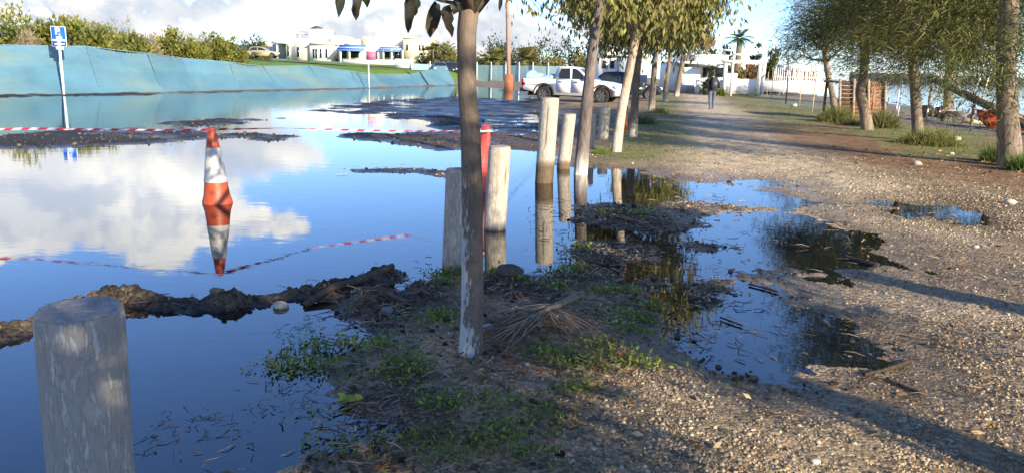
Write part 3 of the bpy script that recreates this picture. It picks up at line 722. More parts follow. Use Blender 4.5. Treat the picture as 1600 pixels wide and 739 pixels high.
# ------------------------------------------------------------------ timber bollards
def bollard(label, top, base, D, seed, mats, wetline=None, seg=40, rings=30, mud=0.0):
    r = np.random.RandomState(seed); top = np.array(top, float); base = np.array(base, float)
    b2 = base - (top - base) / np.linalg.norm(top - base) * 0.45
    t = np.linspace(0, 1, rings); cen = b2 + (top - b2) * t[:, None]
    a = np.arange(seg) * 2 * PI / seg
    A, T = np.meshgrid(a, t); H = np.linalg.norm(top - b2)
    gro = fbm(np.cos(A) * 5 + seed, np.sin(A) * 5 + T * 0.7, 4) * 0.04 + fbm(np.cos(A) * 1.1 + seed, np.sin(A) * 1.1 + T * .4, 2) * 0.05
    cr = 0
    for k in range(9):   # drying cracks
        a0 = r.uniform(0, 2 * PI); t0 = r.uniform(0.35, 1.0); ln = r.uniform(0.15, 0.5)
        dd = np.abs((A - a0 - 0.12 * fbm(T * 5 + k, A * 0 + k, 2) + PI) % (2 * PI) - PI)
        cr = cr + np.exp(-(dd / 0.035) ** 2) * sst(t0 + 0.02, t0 - 0.1, T) * sst(t0 - ln - 0.1, t0 - ln, T)
    R = D / 2 * (1 + gro - 0.09 * np.clip(cr, 0, 1)) * np.where(T > 0.995, 0.975, 1)
    V = cen[:, None, :] + np.stack([R * np.cos(A), R * np.sin(A), 0 * R], 2)
    C = np.ones((rings, seg, 3)) * (1 - 0.75 * np.clip(cr, 0, 1))[:, :, None]
    z = V[:, :, 2]
    if wetline: C *= (1 - np.array([.68, .74, .80]) * sst(wetline + 0.03, wetline - 0.03, z + 0.05 * fbm(A * 2, T * 3, 3))[:, :, None])
    if mud: C = C * (1 - sst(mud, 0, z)[:, :, None]) + C * np.array([0.45, 0.36, 0.25]) * sst(mud, 0, z)[:, :, None]
    V = V.reshape(-1, 3); C = C.reshape(-1, 3); F = [(i * seg + j, i * seg + (j + 1) % seg, (i + 1) * seg + (j + 1) % seg, (i + 1) * seg + j) for i in range(rings - 1) for j in range(seg)]
    o0 = len(V); rim = V[-seg:]
    caps = [rim]; radii = [0.93, 0.8, 0.55, 0.3]
    F2 = []; prev = (rings - 1) * seg; VV = [V]; CC = [C]; n = o0
    for q, f in enumerate(radii):
        ringv = top + (rim - top) * f + [0, 0, 0.010 - 0.004 * (q > 1)] + np.stack([np.zeros(seg), np.zeros(seg), 0.012 * fbm(np.cos(a) * 4 + q, np.sin(a) * 4, 3)], 1)
        VV.append(ringv); CC.append(np.ones((seg, 3))); F2 += [(prev + j, prev + (j + 1) % seg, n + (j + 1) % seg, n + j) for j in range(seg)]; prev = n; n += seg
    VV.append((top + [0, 0, 0.004])[None]); CC.append(np.ones((1, 3))); F2 += [(prev + j, prev + (j + 1) % seg, n) for j in range(seg)]
    t_ = thing('timber_bollard', label, 'bollard', base, 'timber bollards along the path edge')
    link('post', V, F, mats[0], t_, C, True)
    Vc = np.concatenate(VV[1:]); Vc = np.concatenate([rim + [0, 0, 0.0005], Vc]); sh = (rings - 1) * seg
    F2 = [tuple((i - sh) for i in f) for f in F2]
    Cc = np.ones((len(Vc), 3))
    link('cut_end', Vc, F2, mats[1], t_, Cc, True)
    return t_
def boll(label, tx, ty, wpx, bx, by, seed, mats=None, z=0.0, **k):
    b = at(bx, by, z); Y = b[1]; tp = P(tx, ty, Y)
    D = wpx / FPX * np.dot(tp - [0, 0, CAMH], _f)
    return bollard(label, tp, b, D, seed, mats or (WOODL, ENDG), **k)
# front one: its foot is below the picture
_D = 0.220; _dc = 0.248 * FPX / 143
_tp = np.array([0, 0, CAMH]) + ray(124, 486) / FPX * _dc
bollard('big grey bollard with flaking pale paint nearest the viewer', _tp, [_tp[0] - 0.035, _tp[1] + 0.02, 0.0], _D, 3, (WOODG, ENDG), seg=72, rings=70)
boll('leaning bollard in the water just left of the near tree trunk', 713, 266, 33, 706, 422, 5, z=0.0, mud=0.1)
boll('bollard in the water just right of the near tree trunk', 781, 230, 35, 773, 358, 6, wetline=0.03)
boll('tall bollard with a dark wet foot standing in water in front of the pickup', 859, 154, 29, 850, 285, 7, wetline=0.30)
boll('slim bollard right of the tall wet-footed one', 890, 179, 21, 880, 263, 8, wetline=0.12)
boll('pale bollard behind the second path tree trunk', 924, 178, 15, 921, 232, 9, z=0.03)
boll('short grey bollard between the second and third path trees', 946, 168, 16, 942, 219, 10, z=0.03)
oc = at(974, 210, 0.03); mb = MB(); tp = P(976, 166, oc[1]); mb.tube([oc - [0, 0, .2], (oc + tp) / 2, tp], [0.10, 0.095, 0.09], 12)
o = mb.link('wooden_post', ORANGEW, None, True, loc=oc); tag(o, 'orange-brown wooden post behind the third path tree trunk', 'post')

# ------------------------------------------------------------------ trees along the left edge of the path
b0 = at(735, 555, 0.02); Y0 = b0[1]
def near_tree():
    r = np.random.RandomState(21)
    t = thing('path_tree', 'nearest tree with whitewash flaking from its slim trunk', 'tree', b0, 'trees with whitewashed trunks along the path')
    cs = [(735, 572, 24), (735.5, 553, 19.5), (737, 500, 17), (738, 440, 17), (738, 360, 16.5), (738, 300, 16.5), (736, 210, 16), (731, 150, 15), (729, 100, 15), (729, 50, 15.2), (735, 0, 16)]
    pts = [P(a, b, Y0) for a, b, c in cs]; rr = [c / FPX * np.dot(p - [0, 0, CAMH], _f) for (a, b, c), p in zip(cs, pts)]
    mb = MB(); p = trunk_tube(mb, pts, rr, r, (0.15, 0.118, 0.092), None, 36, 14)
    top = p[-1]; tips = []
    for dx, dy, L in [(0.75, 0.2, 1.2), (-0.35, 0.5, 1.3), (-0.2, -0.6, 1.2), (0.3, -0.3, 1.4)]:
        limbs(r, mb, top - [0, 0, 0.06], np.array([dx, dy, 0.75]), L, 0.045, 2, tips, (0.12, 0.095, 0.075), 0.35)
    # low twig that carries the hanging leaves
    tw = P(700, 1, Y0 - 0.05)
    mb.tube([P(725, 8, Y0), P(690, 2, Y0), P(640, -14, Y0), P(560, -24, Y0), P(500, -40, Y0)], [0.012, 0.009, 0.008, 0.006, 0.004], 6, (0.10, 0.08, 0.06))
    mb.tube([P(745, -6, Y0), P(772, -18, Y0), P(800, -30, Y0)], [0.02, 0.01, 0.005], 6, (0.10, 0.08, 0.06))
    tr_ = mb.link('trunk', BARKP, t, True); vv = np.concatenate(mb.V); ax_x = np.interp(vv[:, 2], p[:, 2], p[:, 0]); ax_y = np.interp(vv[:, 2], p[:, 2], p[:, 1])
    an_ = np.arctan2(vv[:, 1] - ax_y, vv[:, 0] - ax_x); pt = (0.42 + 0.42 * np.cos(an_ - PI * 1.03)) * sst(1.45, 0.5, vv[:, 2] + .3 * fbm(an_ * 2 + 9, vv[:, 2] * 2, 3)) + .25 * sst(.3, .05, vv[:, 2])
    pat_ = tr_.data.attributes.new('paint', 'FLOAT', 'POINT'); pat_.data.foreach_set('value', np.clip(pt, 0, 1).astype(np.float32))
    tp = np.array([q[0] for q in tips]); tp = tp[tp[:, 2] > 2.45]
    n = 1500; ids = r.randint(0, len(tp), n); pos = tp[ids] + r.normal(size=(n, 3)) * [0.22, 0.22, 0.16]; pos[:, 2] = np.maximum(pos[:, 2], 2.5)
    d = np.stack([r.normal(size=n) * .3, r.normal(size=n) * .3, -np.ones(n)], 1); L = r.uniform(0.1, 0.2, n)
    V, F, C = leaf_cards(pos, d, L, L * 0.4, pick(OLIVE, n, r, .3), r); link('crown', V, F, LEAF, t, C)
    # the leaves that hang into the picture, one by one
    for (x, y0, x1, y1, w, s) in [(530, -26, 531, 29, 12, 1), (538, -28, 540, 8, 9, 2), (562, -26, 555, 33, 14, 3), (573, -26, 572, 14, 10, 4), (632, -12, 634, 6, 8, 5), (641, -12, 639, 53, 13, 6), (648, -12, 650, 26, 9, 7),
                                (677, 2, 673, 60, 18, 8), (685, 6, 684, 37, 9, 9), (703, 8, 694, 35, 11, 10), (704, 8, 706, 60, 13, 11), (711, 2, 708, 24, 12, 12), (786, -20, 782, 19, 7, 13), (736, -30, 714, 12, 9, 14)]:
        q = np.random.RandomState(s); Yl = Y0 - 0.04 + q.uniform(-0.1, 0.1)
        a = P(x, y0, Yl); e = P(x1, y1, Yl); m = 8; tt = np.linspace(0, 1, m); wd = w * 1.3 / FPX * Yl
        ax = e - a; sd = np.array([1.0, q.uniform(-.6, .6), 0]); sd /= np.linalg.norm(sd); nn = unit(np.cross(ax, sd)[None])[0]
        prof = np.sin(np.clip(tt * 0.93 + 0.04, 0, 1) ** 0.75 * PI) ** 0.8 * 0.5; prof[-1] = 0.01; prof[0] = 0.03
        V = []
        for k in range(m):
            c_ = a + ax * tt[k] + nn * 0.02 * math.sin(tt[k] * 3) + sd * wd * 0.12 * math.sin(tt[k] * 4 + s)
            l = prof[k] * (1 + 0.35 * q.uniform(-1, 1)); rr_ = prof[k] * (1 + 0.35 * q.uniform(-1, 1))
            V += [c_ - sd * wd * l + nn * wd * 0.25 * prof[k], c_, c_ + sd * wd * rr_ + nn * wd * 0.25 * prof[k]]
        F = [(k * 3 + j, k * 3 + j + 1, k * 3 + j + 4, k * 3 + j + 3) for k in range(m - 1) for j in range(2)]
        cc = np.array([(0.055, 0.047, 0.03), (0.045, 0.05, 0.025), (0.065, 0.048, 0.03)][s % 3])  # leaf colours darkened to stand in for the shade they hang in
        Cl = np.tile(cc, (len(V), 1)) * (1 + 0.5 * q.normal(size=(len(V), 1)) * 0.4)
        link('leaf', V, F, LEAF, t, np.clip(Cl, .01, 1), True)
near_tree()
def row_tree(label, bx, by, tx, ty, w0, w1, cr, ch, n, seed, **k):
    b = at(bx, by, 0.05); tp = P(tx, ty, b[1] + k.pop('dy', 0)); s = np.dot(b - [0, 0, CAMH], _f) / FPX / 2
    return droop_tree('path_tree', label, b, tp, w0 * s, w1 * s, cr, ch, n, seed, **k)
WASH = (0.55, 0.6, -1.4, (0.55, 0.50, 0.42))
row_tree('second path tree, dark trunk leaning right in front of the pickup', 906, 268, 941, -20, 20, 13, 1.3, 1.3, 6500, 31, paint=(0.45, 0.9, -0.9, (0.62, 0.58, 0.5)), barkc=(0.14, 0.115, 0.10), leafL=0.125, up=0.0, hang=0.34, first=7)
row_tree('third path tree, sunlit pale trunk leaning right past the pickup bonnet', 961, 237, 996, 44, 15, 13, 1.35, 1.3, 12000, 32, paint=(1.6, 0.9, -0.9, (0.52, 0.42, 0.32)), barkc=(0.30, 0.235, 0.18), leafL=0.14, up=0.3, hang=0.2, first=7, depth=3)
row_tree('fourth path tree, greyish upright trunk behind the pale leaning one', 988, 214, 1001, 62, 13, 10, 1.35, 1.4, 10000, 33, paint=WASH, leafL=0.15, up=0.3, hang=0.2, first=7, depth=3)
row_tree('fifth path tree with a twin stem beside the path verge', 1017, 176, 1026, 72, 10, 8, 1.5, 1.6, 8000, 34, paint=WASH, leafL=0.17, up=0.32, hang=0.18, first=6, depth=3)
row_tree('sixth path tree, forked pale trunk near the white wall', 1040, 160, 1048, 82, 8, 6, 1.6, 1.7, 5500, 35, paint=WASH, leafL=0.19, up=0.32, hang=0.18, first=6, depth=3)
BROWNP = [(0.27, 0.17, 0.09), (0.21, 0.14, 0.075), (0.24, 0.20, 0.08), (0.16, 0.13, 0.06)]
row_tree('seventh path tree with browning twiggy crown reaching over the path', 1056, 152, 1070, 70, 8, 6, 1.8, 2.0, 4200, 36, paint=WASH, pal=BROWNP, leafL=0.22, depth=3)
row_tree('last path tree, thin browning crown closest to the white house', 1066, 146, 1078, 78, 6, 5, 1.6, 1.8, 4200, 37, paint=WASH, pal=BROWNP, leafL=0.24, depth=3)

# ------------------------------------------------------------------ feathery trees on the right
def tam(label, bx, by, mids, w0, w1, cr, n, seed, cpx=None, dY=0, z=0.05, **k):
    b = at(bx, by, z); s = np.dot(b - [0, 0, CAMH], _f) / FPX / 2
    pts = [b - [0, 0, 0.25], b] + [P(x, y, b[1] + dy) for x, y, dy in mids]
    cen = P(cpx[0], cpx[1], b[1] + cpx[2]) if cpx else None
    return tamarisk(label, b, pts, w0 * s, w1 * s, cr, n, seed, centre=cen, **k)
tam('stout rough-barked feathery tree at the right edge of the path', 1579, 264, [(1574, 180, 0), (1572, 100, 0), (1578, 0, 0.1), (1580, -70, 0.2)], 33, 25, 2.5, 66000, 41, cpx=(1556, -50, -0.3), low=0.7, nclump=300, bl=0.17, bw=0.016)
tam('slim-trunked feathery tree left of the stout one with a dark crown', 1436, 224, [(1432, 180, 0), (1429, 125, 0), (1424, 60, 0.1)], 17, 14, 2.5, 58000, 42, cpx=(1470, -5, 0.2), low=0.45, nclump=300, bl=0.17, bw=0.017)
tam('crooked feathery tree in front of the brown board shelter', 1355, 206, [(1352, 178, 0), (1343, 145, 0), (1350, 118, 0), (1352, 60, 0)], 19, 12, 2.3, 26000, 43, cpx=(1362, 14, 0.2), pal=TAMO, low=0.3)
tam('farthest feathery tree with a thin bluish crown beside the white fence', 1304, 176, [(1301, 150, 0), (1294, 118, 0), (1288, 80, 0)], 10, 8, 2.1, 8500, 44, cpx=(1283, 55, 0.5), pal=[(0.06, 0.07, 0.04), (0.085, 0.085, 0.045), (0.05, 0.06, 0.045), (0.16, 0.11, 0.05)], bl=0.16, bw=0.018, low=0.2, nclump=150)
tam('lone dark trunk on the beach behind the gangway', 1482, 166, [(1482, 140, 0), (1484, 100, 0), (1486, 60, 0)], 14, 12, 2.6, 14000, 45, cpx=(1492, 40, 0), bl=0.3, bw=0.03)
# the same row carries on behind the viewer and shades the foreground
for i, (q, rr, h, cr, n, ch, tr, lab) in enumerate([(6.0, 1.0, 2.7, 0.9, 9000, 3.3, .15, 'feathery tree just outside the right edge of the view'),
                                     (3.45, 2.5, 2.4, 1.05, 8000, 3.0, .15, 'feathery tree to the right of the viewer'),
                                     (0.85, 3.0, 1.7, 1.5, 4600, 2.2, .12, 'low-crowned feathery tree behind the viewer on the right'),
                                     (-0.75, 5.5, 2.0, 1.45, 26000, 3.0, .14, 'feathery tree farther back behind the viewer'), (1.75, 4.6, 3.2, 1.15, 5000, 4.3, .14, 'tall feathery tree farther back on the right behind the viewer')]):
    x, y = q * .8 + rr * .6, q * .6 - rr * .8
    tamarisk(lab, (x, y, 0.08), [(x, y, -0.1), (x + .03, y, h * .5), (x - .03, y + .03, h)], tr, tr * .75, cr, n, 60 + i, bl=0.26, bw=0.03, pal=TAM, centre=(x, y, ch), nclump=70)

# ------------------------------------------------------------------ shade net fence on the left bank
def net_fence():
    # foot line and ridge line of the netting, in plan; the netting leans back over the bank
    foot = W_([(-260, 160), (-60, 152), (0, 149.5), (160, 147), (256, 145.5), (310, 143.5), (375, 142), (440, 140.7), (510, 139.4), (560, 138.3), (615, 137), (660, 135.6), (712, 134)])
    tpx = [(-270, 66), (-66, 69), (-4, 70), (152, 73), (250, 84), (312, 91), (372, 97.5), (436, 104), (508, 103), (562, 112), (616, 116.5), (662, 116.5), (714, 103)]
    base = np.array([foot[0][0], foot[0][1], 0]); t = thing('net_fence', 'long leaning fence of blue shade netting along the flooded car park', 'fence', base)
    r = np.random.RandomState(4)
    tops = [P(a - 22 + 9 * math.sin(i * 2.3), b, y + 0.8 + 0.2 * math.sin(i * 1.7)) for i, ((a, b), (x, y)) in enumerate(zip(tpx, foot))]
    for i in range(len(foot) - 1):
        a0, a1 = np.array([*foot[i], -0.03]), np.array([*foot[i + 1], -0.03]); b0_, b1_ = tops[i], tops[i + 1]
        nu, nv = 14, 9; V = []
        for k in range(nv):
            v = k / (nv - 1)
            for j in range(nu):
                u = j / (nu - 1); p = (a0 * (1 - u) + a1 * u) * (1 - v) + (b0_ * (1 - u) + b1_ * u) * v
                sag = math.sin(u * PI) * (0.03 * v ** 2) * (1.0 + 2.2 * (i % 3 == 0)); p = p + np.array([0, 0.12 * math.sin(v * PI) + 0.03 * math.sin(u * PI) * math.sin(v * PI), -sag])
                w = vnoise(np.array([p[0] * 0.9 + v * 2]), np.array([v * 4.0 + p[1] * .5]))[0] - 0.5
                p = p + np.array([0, 0.22 * w * math.sin(v * PI) * (0.3 + math.sin(u * PI)), 0.05 * w * (1 if v > 0.9 else 0)])
                V.append(p)
        F = [(k * nu + j, k * nu + j + 1, (k + 1) * nu + j + 1, (k + 1) * nu + j) for k in range(nv - 1) for j in range(nu - 1)]
        link('net_panel', V, F, NET, t, None, True)
    for i in range(len(foot)):
        p = np.array([*foot[i], -0.15]); q = tops[i] + (tops[i] - p) * 0.02
        mb = MB(); off = np.array([0, 0.14, 0]); c = (0.05, 0.11, 0.15) if i % 3 == 1 else (0.08, 0.19, 0.265)
        mb.tube([p - off * 0.3, (p + q) / 2 + [0, -0.03, 0], q - off * 0.3], 0.022, 6, c); mb.link('post', BARK, t, True)
        if i < len(foot) - 1 and i % 2 == 0:
            p1 = np.array([*foot[i + 1], 0.0])
    # ridge rope
    mb = MB(); mb.tube([q + [0, 0, 0.0] for q in tops], 0.012, 5, (0.2, 0.35, 0.45)); mb.link('top_rope', BARK, t)
net_fence()
def far_net():
    pts = [(644, 127, 100), (700, 128.5, 100), (745, 129.5, 98), (790, 131, 95), (832, 132.5, 92), (880, 134, 90)]
    g0 = [P(a, b, Y) for a, b, Y in pts]
    t = thing('net_fence', 'pale blue-green net fence on white posts beyond the car park', 'fence', g0[0])
    H = 2.2
    for i in range(len(g0) - 1):
        nu = 6; V = []
        for v in (0, 0.5, 1):
            for j in range(nu):
                u = j / (nu - 1); p = g0[i] * (1 - u) + g0[i + 1] * u; V.append(p + np.array([0, 0.05 * math.sin(v * 3 + j), v * H - 0.06 * math.sin(u * PI) * v]))
        F = [(k * nu + j, k * nu + j + 1, (k + 1) * nu + j + 1, (k + 1) * nu + j) for k in range(2) for j in range(nu - 1)]
        link('net_panel', V, F, NET2, t)
    for i in range(len(g0) - 1):
        for u in (0, 0.5):
            p = g0[i] * (1 - u) + g0[i + 1] * u; mb = MB(); mb.tube([p + [0, -0.1, -0.3], p + [0, -0.1, H + 0.35]], 0.06, 6, (0.6, 0.6, 0.58)); mb.link('post', BARK, t)
far_net()

# ------------------------------------------------------------------ parking sign
SB = mat('sign_blue', (0.012, 0.10, 0.42), 0.4, 0.04, 4); SW = mat('sign_white', (0.78, 0.80, 0.82), 0.45, 0.03, 4); SD = mat('sign_print', (0.25, 0.25, 0.27), 0.6, 0.05, 4)
def text_mesh(name, body, size, M4, m, parent, bold=0.0):
    cu = bpy.data.curves.new(name, 'FONT'); cu.body = body; cu.size = size; cu.align_x = 'CENTER'; cu.align_y = 'CENTER'; cu.extrude = 0.002; cu.offset = bold
    tmp = bpy.data.objects.new(name, cu); col.objects.link(tmp); dg = bpy.context.evaluated_depsgraph_get()
    me = bpy.data.meshes.new_from_object(tmp.evaluated_get(dg)); col.objects.unlink(tmp); bpy.data.objects.remove(tmp)
    me.materials.clear(); me.materials.append(m)
    n = len(me.vertices); co = np.zeros(n * 3); me.vertices.foreach_get('co', co); co = co.reshape(-1, 3)
    R = np.array(M4)[:3, :3]; T = np.array(M4)[:3, 3]
    co = co @ R.T + T - ORG[parent]; me.vertices.foreach_set('co', co.astype(np.float32).ravel()); me.update()
    o = bpy.data.objects.new(name, me); col.objects.link(o); o.parent = parent; ORG[o] = ORG[parent]; return o
def parking_sign():
    b = at(100, 148.5); Y = b[1]; tp = P(90, 42, Y); t = thing('parking_sign', 'blue and white parking sign on a leaning white pole by the netting', 'sign', b)
    ax = tp - b; mb = MB(); mb.tube([b - ax * 0.12, b + ax * 0.78], 0.055, 10, (0.62, 0.66, 0.68)); mb.link('pole', BARK, t, True)
    z = ax / np.linalg.norm(ax); H = np.linalg.norm(ax)
    fx = unit(np.array([[0.93, 0.42, 0.0]]))[0]; fx = fx - z * fx.dot(z); fx /= np.linalg.norm(fx); n = np.cross(fx, z)   # n faces the viewer and a little left
    if n[1] > 0: n = -n
    def slab(name, u0, u1, v0, v1, d0, d1, m):
        c = lambda u, v, d: b + z * v + fx * u + n * d
        mb = MB(); mb.add([c(u0, v0, d1), c(u1, v0, d1), c(u1, v0, d0), c(u0, v0, d0), c(u0, v1, d1), c(u1, v1, d1), c(u1, v1, d0), c(u0, v1, d0)], [(0, 3, 2, 1), (4, 5, 6, 7), (0, 1, 5, 4), (1, 2, 6, 5), (2, 3, 7, 6), (3, 0, 4, 7)])
        return mb.link(name, m, t)
    w = 0.27; v0, v1 = H * 0.715, H * 0.995
    slab('sign_box', -w - .02, w + .02, v0 - .02, v1 + .02, -0.26, 0.0, SW)
    slab('sign_face', -w, w, v0, v1, 0.001, 0.012, SB)
    slab('lower_plate', -0.14, 0.16, v0 - 0.15, v0 - 0.03, 0.0, 0.02, SW); slab('plate_print', -0.09, 0.11, v0 - 0.105, v0 - 0.075, 0.021, 0.026, SD)
    def fr(u, v): 
        Mx = np.eye(4); Mx[:3, 0] = fx; Mx[:3, 1] = z; Mx[:3, 2] = n; Mx[:3, 3] = b + z * v + fx * u + n * 0.0165; return Mx
    hh = v1 - v0
    text_mesh('letter', 'P', 0.40, fr(-0.03, v0 + hh * 0.76), SW, t, 0.008)
    text_mesh('lettering', 'FREE', 0.115, fr(0.02, v0 + hh * 0.43), SW, t, 0.004); text_mesh('lettering', 'PARKING', 0.115, fr(0.0, v0 + hh * 0.30), SW, t, 0.004)
    c = lambda u, v: b + z * (v0 + hh * v) + fx * u + n * 0.015
    mb = MB(); mb.add([c(-0.2, .11), c(-0.06, .05), c(-0.06, .085), c(.21, .085), c(.21, .135), c(-.06, .135), c(-.06, .17)], [(0, 1, 2, 3, 4, 5, 6)]); mb.link('arrow', SW, t)
parking_sign()
# thin pole with a small pink panel, out by the netting
b = at(577, 138.5); t = thing('marker_pole', 'thin white pole with a pink panel in front of the netting', 'pole', b); tp = P(574.5, 66, b[1])
mb = MB(); mb.tube([b - [0, 0, .3], tp], 0.045, 8, (0.68, 0.68, 0.66)); mb.link('pole', BARK, t, True)
mb = MB(); a, c = P(573, 94, b[1] - .06), P(587, 81, b[1] - .02); mb.box((a[0], a[1], a[2]), (c[0], c[1], c[2])); mb.link('panel', PINK, t)

# ------------------------------------------------------------------ cone, red post, tape
cb = at(340, 317); cY = cb[1]; ct = P(330, 199, cY)
def cone():
    t = thing('traffic_cone', 'orange traffic cone with a grimy white band standing in the water', 'traffic cone', cb)
    H = ct[2]; lean = (ct - cb) / H; seg = 32; r = np.random.RandomState(2)
    OR = mat('cone_orange', (0.37, 0.06, 0.02), 0.45, 0.12, 6, 0.2, 30, dirt=(0.28, 0.08, 0.03, 0.55), dscale=6); CW = mat('cone_band', (0.44, 0.44, 0.42), 0.5, 0.1, 8, dirt=(0.25, 0.235, 0.19, 0.75), dscale=14)
    R0 = 22.5 / FPX * cY * 1.03
    prof = lambda z: np.interp(z, [-0.12, 0.0, 0.045, 0.085, H * 0.985, H], [R0 * 1.05, R0, R0 * .96, R0 * 0.86, 0.047, 0.035])
    def band(name, z0, z1, m, grow=0.0, cap=False):
        zs = np.linspace(z0, z1, 9 if z0 > 0 else 14); V = []
        for z in zs:
            a = np.arange(seg) * 2 * PI / seg; R = prof(z) + grow; V.append(cb + lean * z + np.stack([R * np.cos(a), R * np.sin(a), 0 * a], 1))
        n = len(zs); F = [(i * seg + j, i * seg + (j + 1) % seg, (i + 1) * seg + (j + 1) % seg, (i + 1) * seg + j) for i in range(n - 1) for j in range(seg)]
        if cap: F.append(tuple((n - 1) * seg + j for j in range(seg)))
        return link(name, np.concatenate(V), F, m, t, None, True)
    band('body', -0.14, H, OR, 0, True); band('reflective_band', H * 0.285, H * 0.735, CW, 0.004)
    mb = MB(); mb.box((cb[0] - .25, cb[1] - .25, -.13), (cb[0] + .25, cb[1] + .25, -.09)); mb.link('foot', OR, t)
cone()
rb = at(752, 300); rt = P(759, 197, rb[1])
def red_post():
    t = thing('red_barrier_post', 'red plastic post tied with tape behind the near tree trunk', 'barrier post', rb); V = []; r = np.random.RandomState(5); n = 14; seg = 14
    for i in range(n):
        f = i / (n - 1); c = rb + (rt - rb) * f; c = c + np.array([0.015 * math.sin(f * 9), 0, 0]); a = np.arange(seg) * 2 * PI / seg
        R = 0.085 * (1 - 0.35 * f) * (1 + 0.18 * np.sin(a * 3 + f * 5) + 0.1 * r.normal(size=seg) * 0.6); V.append(c + np.stack([R * np.cos(a), R * np.sin(a), 0 * a + 0.02 * np.sin(a * 2) * (i == n - 1)], 1))
    F = [(i * seg + j, i * seg + (j + 1) % seg, (i + 1) * seg + (j + 1) % seg, (i + 1) * seg + j) for i in range(n - 1) for j in range(seg)] + [tuple((n - 1) * seg + j for j in range(seg))]
    V = np.concatenate(V); V[:seg, 2] = -0.2
    link('post', V, F, REDP, t, None, True)
    mb = MB(); p = rt - (rt - rb) * 0.08; mb.tube([p + [-.09, 0, -.01], p + [-.05, -.09, 0], p + [.05, -.09, .01], p + [.08, 0, 0]], 0.016, 6, (0.7, 0.68, 0.66)); mb.link('tape_knot', BARK, t, True)
red_post()
TAPER = mat('tape_red', (0.42, 0.03, 0.06), 0.4, 0.05, 5, transl=0.15); TAPEW = mat('tape_white', (0.58, 0.54, 0.55), 0.4, 0.04, 5, transl=0.15)
def tape():
    t = None; A = at(-420, 318); A = np.array([A[0], A[1] * 0.98, 0.80]); keys = [A, P(0, 201.5, 8.95), ct + [0, -0.05, -0.01], P(480, 200.5, 9.9), P(640, 203.5, 10.6), P(722, 204, rb[1]), rt + [-0.03, -0.07, -0.06]]
    keys = np.array(keys); L = np.concatenate([[0], np.cumsum(np.linalg.norm(np.diff(keys, axis=0), axis=1))])
    n = int(L[-1] / 0.022); s = np.linspace(0, L[-1], n); c = np.stack([np.interp(s, L, keys[:, j]) for j in range(3)], 1)
    ref = [2]; c[:, 2] -= 0.035 * np.abs(np.sin(s / L[-1] * PI * 3.0)) * 0.5
    tw = 1.05 + 0.35 * np.sin(s * 1.3 + 1) + 2.2 * fbm(s * 0.8, s * 0, 3); wd = 0.0145
    up = np.stack([0 * s, np.sin(tw), np.cos(tw)], 1) * wd
    sl = np.array([0.022, 0, 0])       # printed stripes run on a slant
    V = np.concatenate([c - up - sl, c + up + sl]); F = []; mi = []
    for i in range(n - 1): F.append((i, i + 1, n + i + 1, n + i)); mi.append(0 if (s[i] % 0.22) < 0.115 else 1)
    o = link('barrier_tape', V, F, [TAPER, TAPEW], None, None, False, mi, loc=keys[0]); tag(o, 'red and white barrier tape strung past the cone to the red post', 'barrier tape')
tape()

# ------------------------------------------------------------------ pole, wires
pb = P(795.5, 140, 60); pb[2] = 0.1
t = thing('utility_pole', 'tall wooden pole with a rusty steel foot left of the pickup', 'utility pole', pb); ptop = P(792, -60, 60)
mb = MB(); mb.tube([pb - [0, 0, .4], (pb + ptop) / 2, ptop], [0.18, 0.165, 0.14], 12); mb.link('pole', POLEW, t, True)
mb = MB(); a, c = P(788, 140, 59.6), P(802, 117, 60.4); mb.box((a[0], 59.62, a[2] - .2), (c[0], 60.38, c[2])); mb.link('steel_foot', RUST, t)
p2 = P(925, 112, 66); t = thing('utility_pole', 'slim pale pole standing behind the pickup among the tree leaves', 'utility pole', p2); p2t = P(925, 40, 66)
mb = MB(); mb.tube([np.array([p2[0], 66, 0.0]), p2t], 0.13, 8); mb.link('pole', POLEW, t, True)
for k, (y0, y1, xe) in enumerate([(-18, 47, 925), (-40, 20, 925), (-52, 42, 925)]):
    a, e = P(793.5, y0, 60), P(xe, y1, 66); s = np.linspace(0, 1, 20); pts = a + (e - a) * s[:, None]; pts[:, 2] -= np.sin(s * PI) * (0.9 + 0.4 * k)
    mb = MB(); mb.tube(pts, 0.022, 4, (0.05, 0.05, 0.055)); o = mb.link('overhead_cable', BARK, None, loc=a); tag(o, 'dark overhead cable sagging from the pole, %s of three' % ['lowest at the pole', 'middle one', 'highest at the pole'][k], 'cable', 'overhead cables')

# ------------------------------------------------------------------ buildings
def bx(parent, name, x0, x1, y0, y1, Y, depth, m, ground=None):
    """a block whose front spans these picture edges at distance Y"""
    a = P(x0, (y0 + y1) / 2, Y)[0]; c = P(x1, (y0 + y1) / 2, Y)[0]; zt = P((x0 + x1) / 2, y0, Y)[2]; zb = P((x0 + x1) / 2, y1, Y)[2]
    if ground is not None: zb = ground
    mb = MB(); mb.box((a, Y, zb), (c, Y + depth, zt)); return mb.link(name, m, parent)
def win(parent, x0, x1, y0, y1, Y, m=GLASS, name='window'):
    a = P(x0, (y0 + y1) / 2, Y)[0]; c = P(x1, (y0 + y1) / 2, Y)[0]; zt = P((x0 + x1) / 2, y0, Y)[2]; zb = P((x0 + x1) / 2, y1, Y)[2]
    mb = MB(); mb.box((a - .06, Y - .06, zb - .06), (c + .06, Y + .02, zt + .06)); f = mb.link(name, WHITEM, parent)
    mb = MB(); mb.box((a, Y - .085, zb), (c, Y - .065, zt)); mb.link('pane', m, f); return f
H1 = 112.0
h = thing('modern_house', 'white modern house with a domed tower and roof pergola behind the field', 'house', P(470, 92, H1))
bx(h, 'roof', 424, 449, 62, 68, H1 - 1.5, 7, WHITEW); bx(h, 'wall', 426, 447, 68, 92, H1 + 2.5, 4, GREYW); bx(h, 'column', 432, 433.5, 68, 92, H1 - 1, .5, WHITEW)  # grey of the back wall stands in for shade under the porch slab
